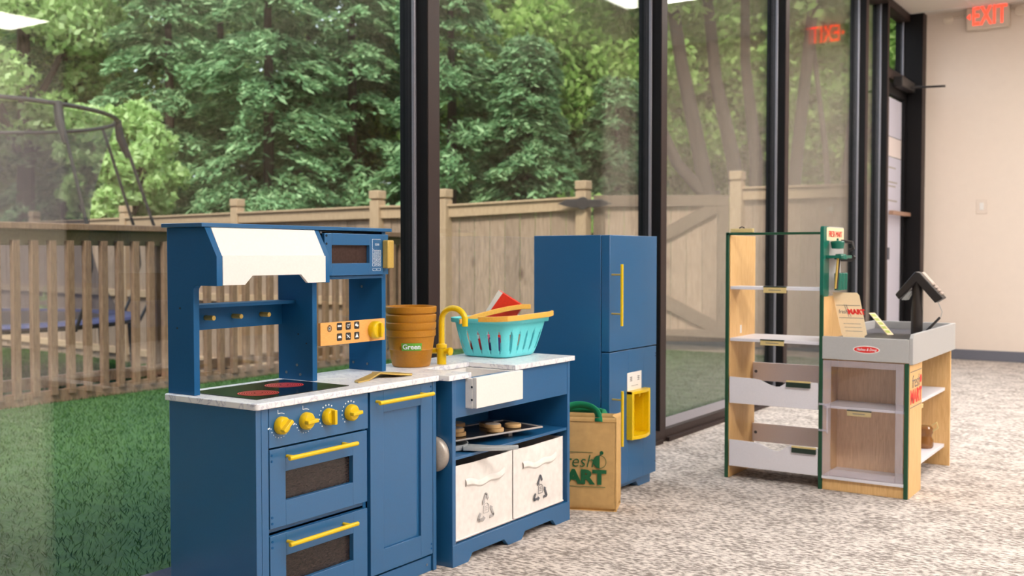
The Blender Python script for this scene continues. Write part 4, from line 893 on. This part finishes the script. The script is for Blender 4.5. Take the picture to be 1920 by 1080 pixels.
def lab(x0, x1, z0, z1, y=yf-.008, par=A, dark=True):
    o = box('price_label', M['label'], par, x0, x1, y-.002, y+.001, z0, z1, .0008)
    if dark: box('label_rail', M['labeld'], o, x0, x1, y-.003, y+.004, z1, z1+.004, 0)
    s = MB(); bar2(s, FY(y-.002), (x0+.02, (z0+z1)/2), (x1-.02, (z0+z1)/2), .0022, 0, .0004); s.build('label_print', M['greyink'], o); return o
lab(-1.314, -1.230, .682, .702); lab(-1.324, -1.237, .494, .511)
def sbin(zt, zb, lx, zback):
    P_ = [(-1.442, zb), (-1.115, zb), (-1.115, zt), (-1.21, zt)]
    for k in range(11):
        a = k/10; P_.append((-1.215-.135*a, zt-.024+.024*(math.cos(PI*min(1, max(0, (1-a)*1.0)))*-.5+.5 if False else (0.5-.5*math.cos(PI*(abs(a-.35)/.65 if a > .35 else abs(a-.35)/.35))))))
    P_ += [(-1.442, zt+.002)]
    b = MB().prism(P_, FY(yf-.004), -.010, .0).build('scalloped_bin', M['shelfw'], A, .001)
    box('bin_floor', M['shelfw'], b, -1.443, -1.112, yf+.006, 3.83, zb+.004, zb+.012, .001)
    q = box('bin_back', M['mauve'], b, -1.455, -1.112, 3.835, 3.845, zback-.07, zback, .001)
    s = MB().prism(circ(-1.43, zback-.035, .006, 12), FY(3.835), 0, .0005); s.build('small_mark', M['greyink'], q)
    o = box('bin_label', M['labeld'], b, lx, lx+.086, yf-.012, yf-.003, zt-.020, zt-.002, .001); box('label_top', M['label'], o, lx, lx+.086, yf-.012, yf-.002, zt-.002, zt+.003, 0)
sbin(.370, .276, -1.228, .405); sbin(.139, .045, -1.206, .170)
s = MB().box(-1.443, -1.357, yf-.003, yf+.012, .898, .913); o = s.build('top_clip', M['label'], A, .002); MB().tube([(-1.408, yf-.004, .914), (-1.398, yf-.004, .920), (-1.388, yf-.004, .914)], .002, 6).build('clip_wire', M['dark'], o)
# sign board and utensils on upper right
MB().prism(rrect(yf-.008, 3.655, .672, .918, .012, 4), lambda u, v, w: (-1.112+w, u, v), 0, .013).build('sign_post', M['teal'], A, .001)
sg = MB().prism(rrect(3.620, 3.832, .795, .917, .010, 4), lambda u, v, w: (-1.110+w, u, v), 0, .010).build('sign_board', M['greyp'], A, .001)
MB().prism(rrect(3.624, 3.828, .868, .914, .006, 3), FX(-1.100), 0, .0012).build('sign_plate', M['cream'], sg)
text('FRESH MART', .030, shift(FX(-1.0985), 3.726, .890), M['red'], sg, sx=.95, ext=.0004)
MB().box(-1.108, -1.100, 3.66, 3.80, .69, .796).build('lower_board', M['greyp'], A, .001)
MB().lathe([(.0, .838), (.020, .840), (.024, .862), (.021, .866), (.004, .868), (.003, .875), (0, .876)], (-1.072, 3.662, 0), 20).build('green_cup', M['teal'], A, 0, True)
o = MB().box(-1.100, -1.045, 3.615, 3.745, .806, .816); o.lathe([(.022, .802), (.022, .806), (.018, .820), (.0, .822)], (-1.060, 3.66, 0), 16); o.build('tool_shelf', M['teal'], A, .001)
s = MB(); s.tube([(-1.06, 3.625, .806), (-1.065, 3.615, .700)], .004, 8); s.build('hanging_rod', M['gold'], A); MB().tube([(-1.062, 3.645, .806), (-1.066, 3.632, .700)], .0055, 8).build('hanging_rod', M['iron'], A)
for k in range(3): MB().lathe([(.012, 0), (.013, .058), (.011, .060), (.010, .052), (0, .05)], (-1.070, 3.665+k*.034, .694), 18).build('green_tube', M['teal'], A, 0, True)
MB().tube([(-1.10, 3.80, .868), (-1.06, 3.80, .862), (-1.055, 3.80, .84), (-1.07, 3.80, .835)], .006, 8).build('hook', M['iron'], A, 0, True); MB().tube([(-1.10, 3.80, .800), (-1.06, 3.80, .800), (-1.05, 3.80, .812)], .006, 8).build('hook', M['iron'], A, 0, True)
# checkout counter
box('front_apron', M['greyp'], A, -1.101, -.812, yf-.008, yf+.004, .457, .536, .0015)
MB().prism([(yf-.006, .452), (4.295, .452), (4.295, .553), (yf+.010, .553), (yf-.006, .540)], FX(-.812), 0, .012).build('side_apron', M['greyp'], A, .001)
box('rear_apron', M['greyp'], A, -1.101, -.812, 4.285, 4.297, .457, .553, .0015); box('side_apron', M['greyp'], A, -1.113, -1.101, 3.84, 4.297, .457, .553, .0015)
box('counter_surface', M['slate'], A, -1.101, -.812, yf+.004, 4.285, .515, .523, .001)
# lower cabinet
box('front_stile', M['green'], A, -.826, -.813, yf-.006, yf+.004, 0, .455, .001)
box('side_board', M['ply'], A, -.824, -.811, yf+.004, 3.783, 0, .452, .001)
box('inner_back', M['plyin'], A, -1.100, -.824, 3.771, 3.783, .035, .455, .001)
box('rear_board', M['ply'], A, -1.100, -.812, 4.270, 4.284, 0, .455, .001)
box('kick_board', M['ply'], A, -1.099, -.826, yf, yf+.012, 0, .038, .001)
box('cabinet_shelf', M['shelfw'], A, -1.099, -.826, yf+.010, 3.770, .284, .293, .001); box('cabinet_floor', M['shelfw'], A, -1.099, -.826, yf-.010, 3.770, .040, .050, .001)
box('open_shelf', M['shelfw'], A, -1.099, -.830, 3.784, 4.269, .292, .304, .001); box('open_shelf', M['shelfw'], A, -1.099, -.830, 3.784, 4.269, .073, .085, .001)
box('shelf_clip', M['label'], A, -.828, -.820, 3.80, 3.85, .278, .292, .001)
s = MB()
for r_ in ((-1.098, -1.070, .052, .453), (-.853, -.828, .052, .453), (-1.070, -.853, .052, .075), (-1.070, -.853, .432, .453)): s.box(r_[0], r_[1], yf-.010, yf-.006, r_[2], r_[3])
dr = s.build('clear_door', M['acrylf'], A, .0008); box('door_pane', M['acryl'], dr, -1.072, -.851, yf-.008, yf-.0065, .073, .434, 0)
s = MB(); s.tube([(-1.110, yf-.012, .300), (-1.078, yf-.014, .298)], .004, 8); s.tube([(-1.110, yf-.012, .208), (-1.078, yf-.014, .208)], .004, 8); s.tube([(-1.078, yf-.020, .305), (-1.078, yf-.020, .200)], .003, 8); s.build('door_pull', M['acrylf'], dr)
lab(-1.018, -.936, .264, .281, yf+.006)
s = MB().prism([(-.951+.045*math.cos(2*PI*k/32), .496+.0135*math.sin(2*PI*k/32)) for k in range(32)], FY(yf-.008), 0, .0006); lg = s.build('oval_logo', M['white'], A)
MB().prism([(-.951+.041*math.cos(2*PI*k/32), .496+.0105*math.sin(2*PI*k/32)) for k in range(32)], FY(yf-.0086), 0, .0004).build('oval_red', M['red'], lg)
text('Melissa & Doug', .0125, shift(FY(yf-.009), -.951, .496), M['ink'], lg, shear=.3, sx=.85, ext=.0002, bold=.0001)
G = FX(-.811); s = MB(); bar2(s, G, (3.612, .425), (3.775, .425), .0022); bar2(s, G, (3.612, .305), (3.775, .305), .0022); s.build('print_line', M['greyink'], A)
text('fresh', .062, shift(G, 3.690, .388), M['greyink'], A, 'fresh_lettering', bold=-.0005, shear=.25, sx=.95); text('MART', .062, shift(G, 3.694, .338), M['red'], A, 'mart_lettering', bold=.003, sx=1.0)
bar2(MB(), G, (0, 0), (1, 1), .1)
s = MB().prism(circ(3.762, .392, .014, 20), G, 0, .0006); s.build('apple_mark', M['red'], A)
# menu card
mc = thing('menu_card', 'tan cardboard sign with red MART print propped on the counter', 'sign', (-1.03, 3.70, .523))
mx_ = Vector((.98, .05, 0)).normalized(); bl_ = Vector((-1.046, 3.66, .5245)); up_ = Vector((-.06, .055, .165)).normalized()
CF = lambda u, v, w: tuple(bl_+mx_*u+up_*v+mx_.cross(up_)*w)
MB().prism([(.002, 0), (.072, 0), (.072, .012), (.083, .020), (.091, .168), (.086, .178), (.0, .178), (-.004, .02)], CF, -.0012, .0012).build('card', M['cream'], mc)
s = MB(); bar2(s, shift(CF, 0, 0), (.002, .128), (.085, .128), .0014, .0012, .002); bar2(s, CF, (.002, .080), (.085, .080), .0014, .0012, .002)
for k in range(3): bar2(s, CF, (.012, .030+k*.014), (.070, .030+k*.014), .001, .0012, .0018)
bar2(s, CF, (.037, .084), (.030, .132), .0014, .0012, .002); bar2(s, CF, (.037, .132), (.044, .084), .0014, .0012, .002); s.build('print_line', M['greyink'], mc)
text('MART', .026, lambda u, v, w: CF(u+.066, v+.103, w+.0015), M['red'], mc, bold=.0016, sx=.85); text('fresh', .022, lambda u, v, w: CF(u+.020, v+.103, w+.0015), M['greyink'], mc, shear=.3, sx=.7)
# coupon booklet leaning
cp_ = thing('coupon_card', 'small pale green and yellow printed card leaning on the counter', 'card', (-.96, 3.95, .523))
ca_, cb_ = Vector((-1.035, 3.98, .600)), Vector((-.945, 3.90, .5245)); cd_ = (cb_-ca_); cn_ = Vector((.5, .62, 0)).normalized()
CG = lambda u, v, w: tuple(ca_+cd_*u+cn_*v+cd_.cross(cn_).normalized()*w)
MB().prism([(0, -.013), (1, -.013), (1, .013), (0, .013)], CG, -.001, .001).build('card', M['cream'], cp_)
lg2 = plain('lime print', (176, 190, 92), .6, var=.3, scale=80); s = MB()
for k in range(5): s.prism([(.06+k*.18, -.011), (.18+k*.18, -.011), (.18+k*.18, .007), (.06+k*.18, .007)], CG, -.0014, .0014)
s.build('print', lg2, cp_)
# flat device on counter
box('counter_mat', M['plastic'], None, -1.02, -.85, 3.70, 3.98, .5235, .527, .001); o = bpy.data.objects['counter_mat']; tag(o, 'flat dark mat lying on the checkout counter', 'mat')
# card terminal
T_ = thing('card_terminal', 'black toy card reader terminal on a column stand at the counter rear', 'terminal', (-.885, 4.03, .523))
MB().lathe([(.021, .5235), (.021, .610), (.018, .640), (.018, .725)], (-.885, 4.03, 0), 20).build('column', M['plastic'], T_, 0, True)
TF = lambda u, v, w: (-.882+u, 4.00+w, .7+v)
MB().prism([(-.075, -.030), (-.062, -.048), (.0, .018), (.066, -.058), (.094, -.040), (.012, .052), (-.006, .056)], TF, 0, .060).build('roof_body', M['plastic'], T_, .003)
s = MB(); s.prism([(.018, .054), (.052, .016), (.046, .011), (.012, .049)], TF, .008, .052); s.build('screen', plain('screen glass', (200, 188, 180), .3), T_)
s = MB()
for k in range(4):
    for j in range(3):
        q = .052+k*.010; s.prism([(q, .0155-k*.0108), (q+.006, .0155-k*.0108-.0065), (q+.002, .0155-k*.0108-.011), (q-.004, .0155-k*.0108-.0045)], TF, .008+j*.016, .019+j*.016)
s.build('keypad', M['key'], T_)
MB().prism([(-.055, -.050), (-.036, -.050), (-.018, -.016), (-.030, -.020)], TF, .01, .05).build('paper_slot', M['grey'], T_)
MB().tube([(-.81, 4.02, .645), (-.795, 4.02, .61), (-.80, 4.02, .59)], .0012, 6).build('cord', M['grey'], T_, 0, True)
pen = thing('stylus', 'thin dark stylus leaning against the card terminal', 'stylus', (-.84, 4.0, .525)); MB().tube([(-.852, 4.0, .530), (-.80, 4.01, .590)], [.0055, .0045], 8).build('barrel', M['plastic'], pen, 0, True)
# glass jar on the open shelf
j = thing('toy_food_jar', 'small amber jar on the lower open shelf of the market stand', 'jar', (-.878, 4.14, .0855))
jb = plain('amber glass', (128, 84, 40), .15)
MB().lathe([(0, 0), (.030, 0), (.034, .006), (.034, .030), (.028, .040), (.028, .050), (.032, .056), (.032, .075), (.026, .082), (0, .082)], (-.878, 4.14, .0855), 28).build('jar_body', jb, j, 0, True)
MB().tube([(-.846, 4.14, .15), (-.828, 4.14, .165), (-.833, 4.14, .185), (-.85, 4.14, .172)], .003, 8).build('jar_handle', M['label'], j, 0, True)

for o in bpy.data.objects:
    if '_w' in o: del o['_w']
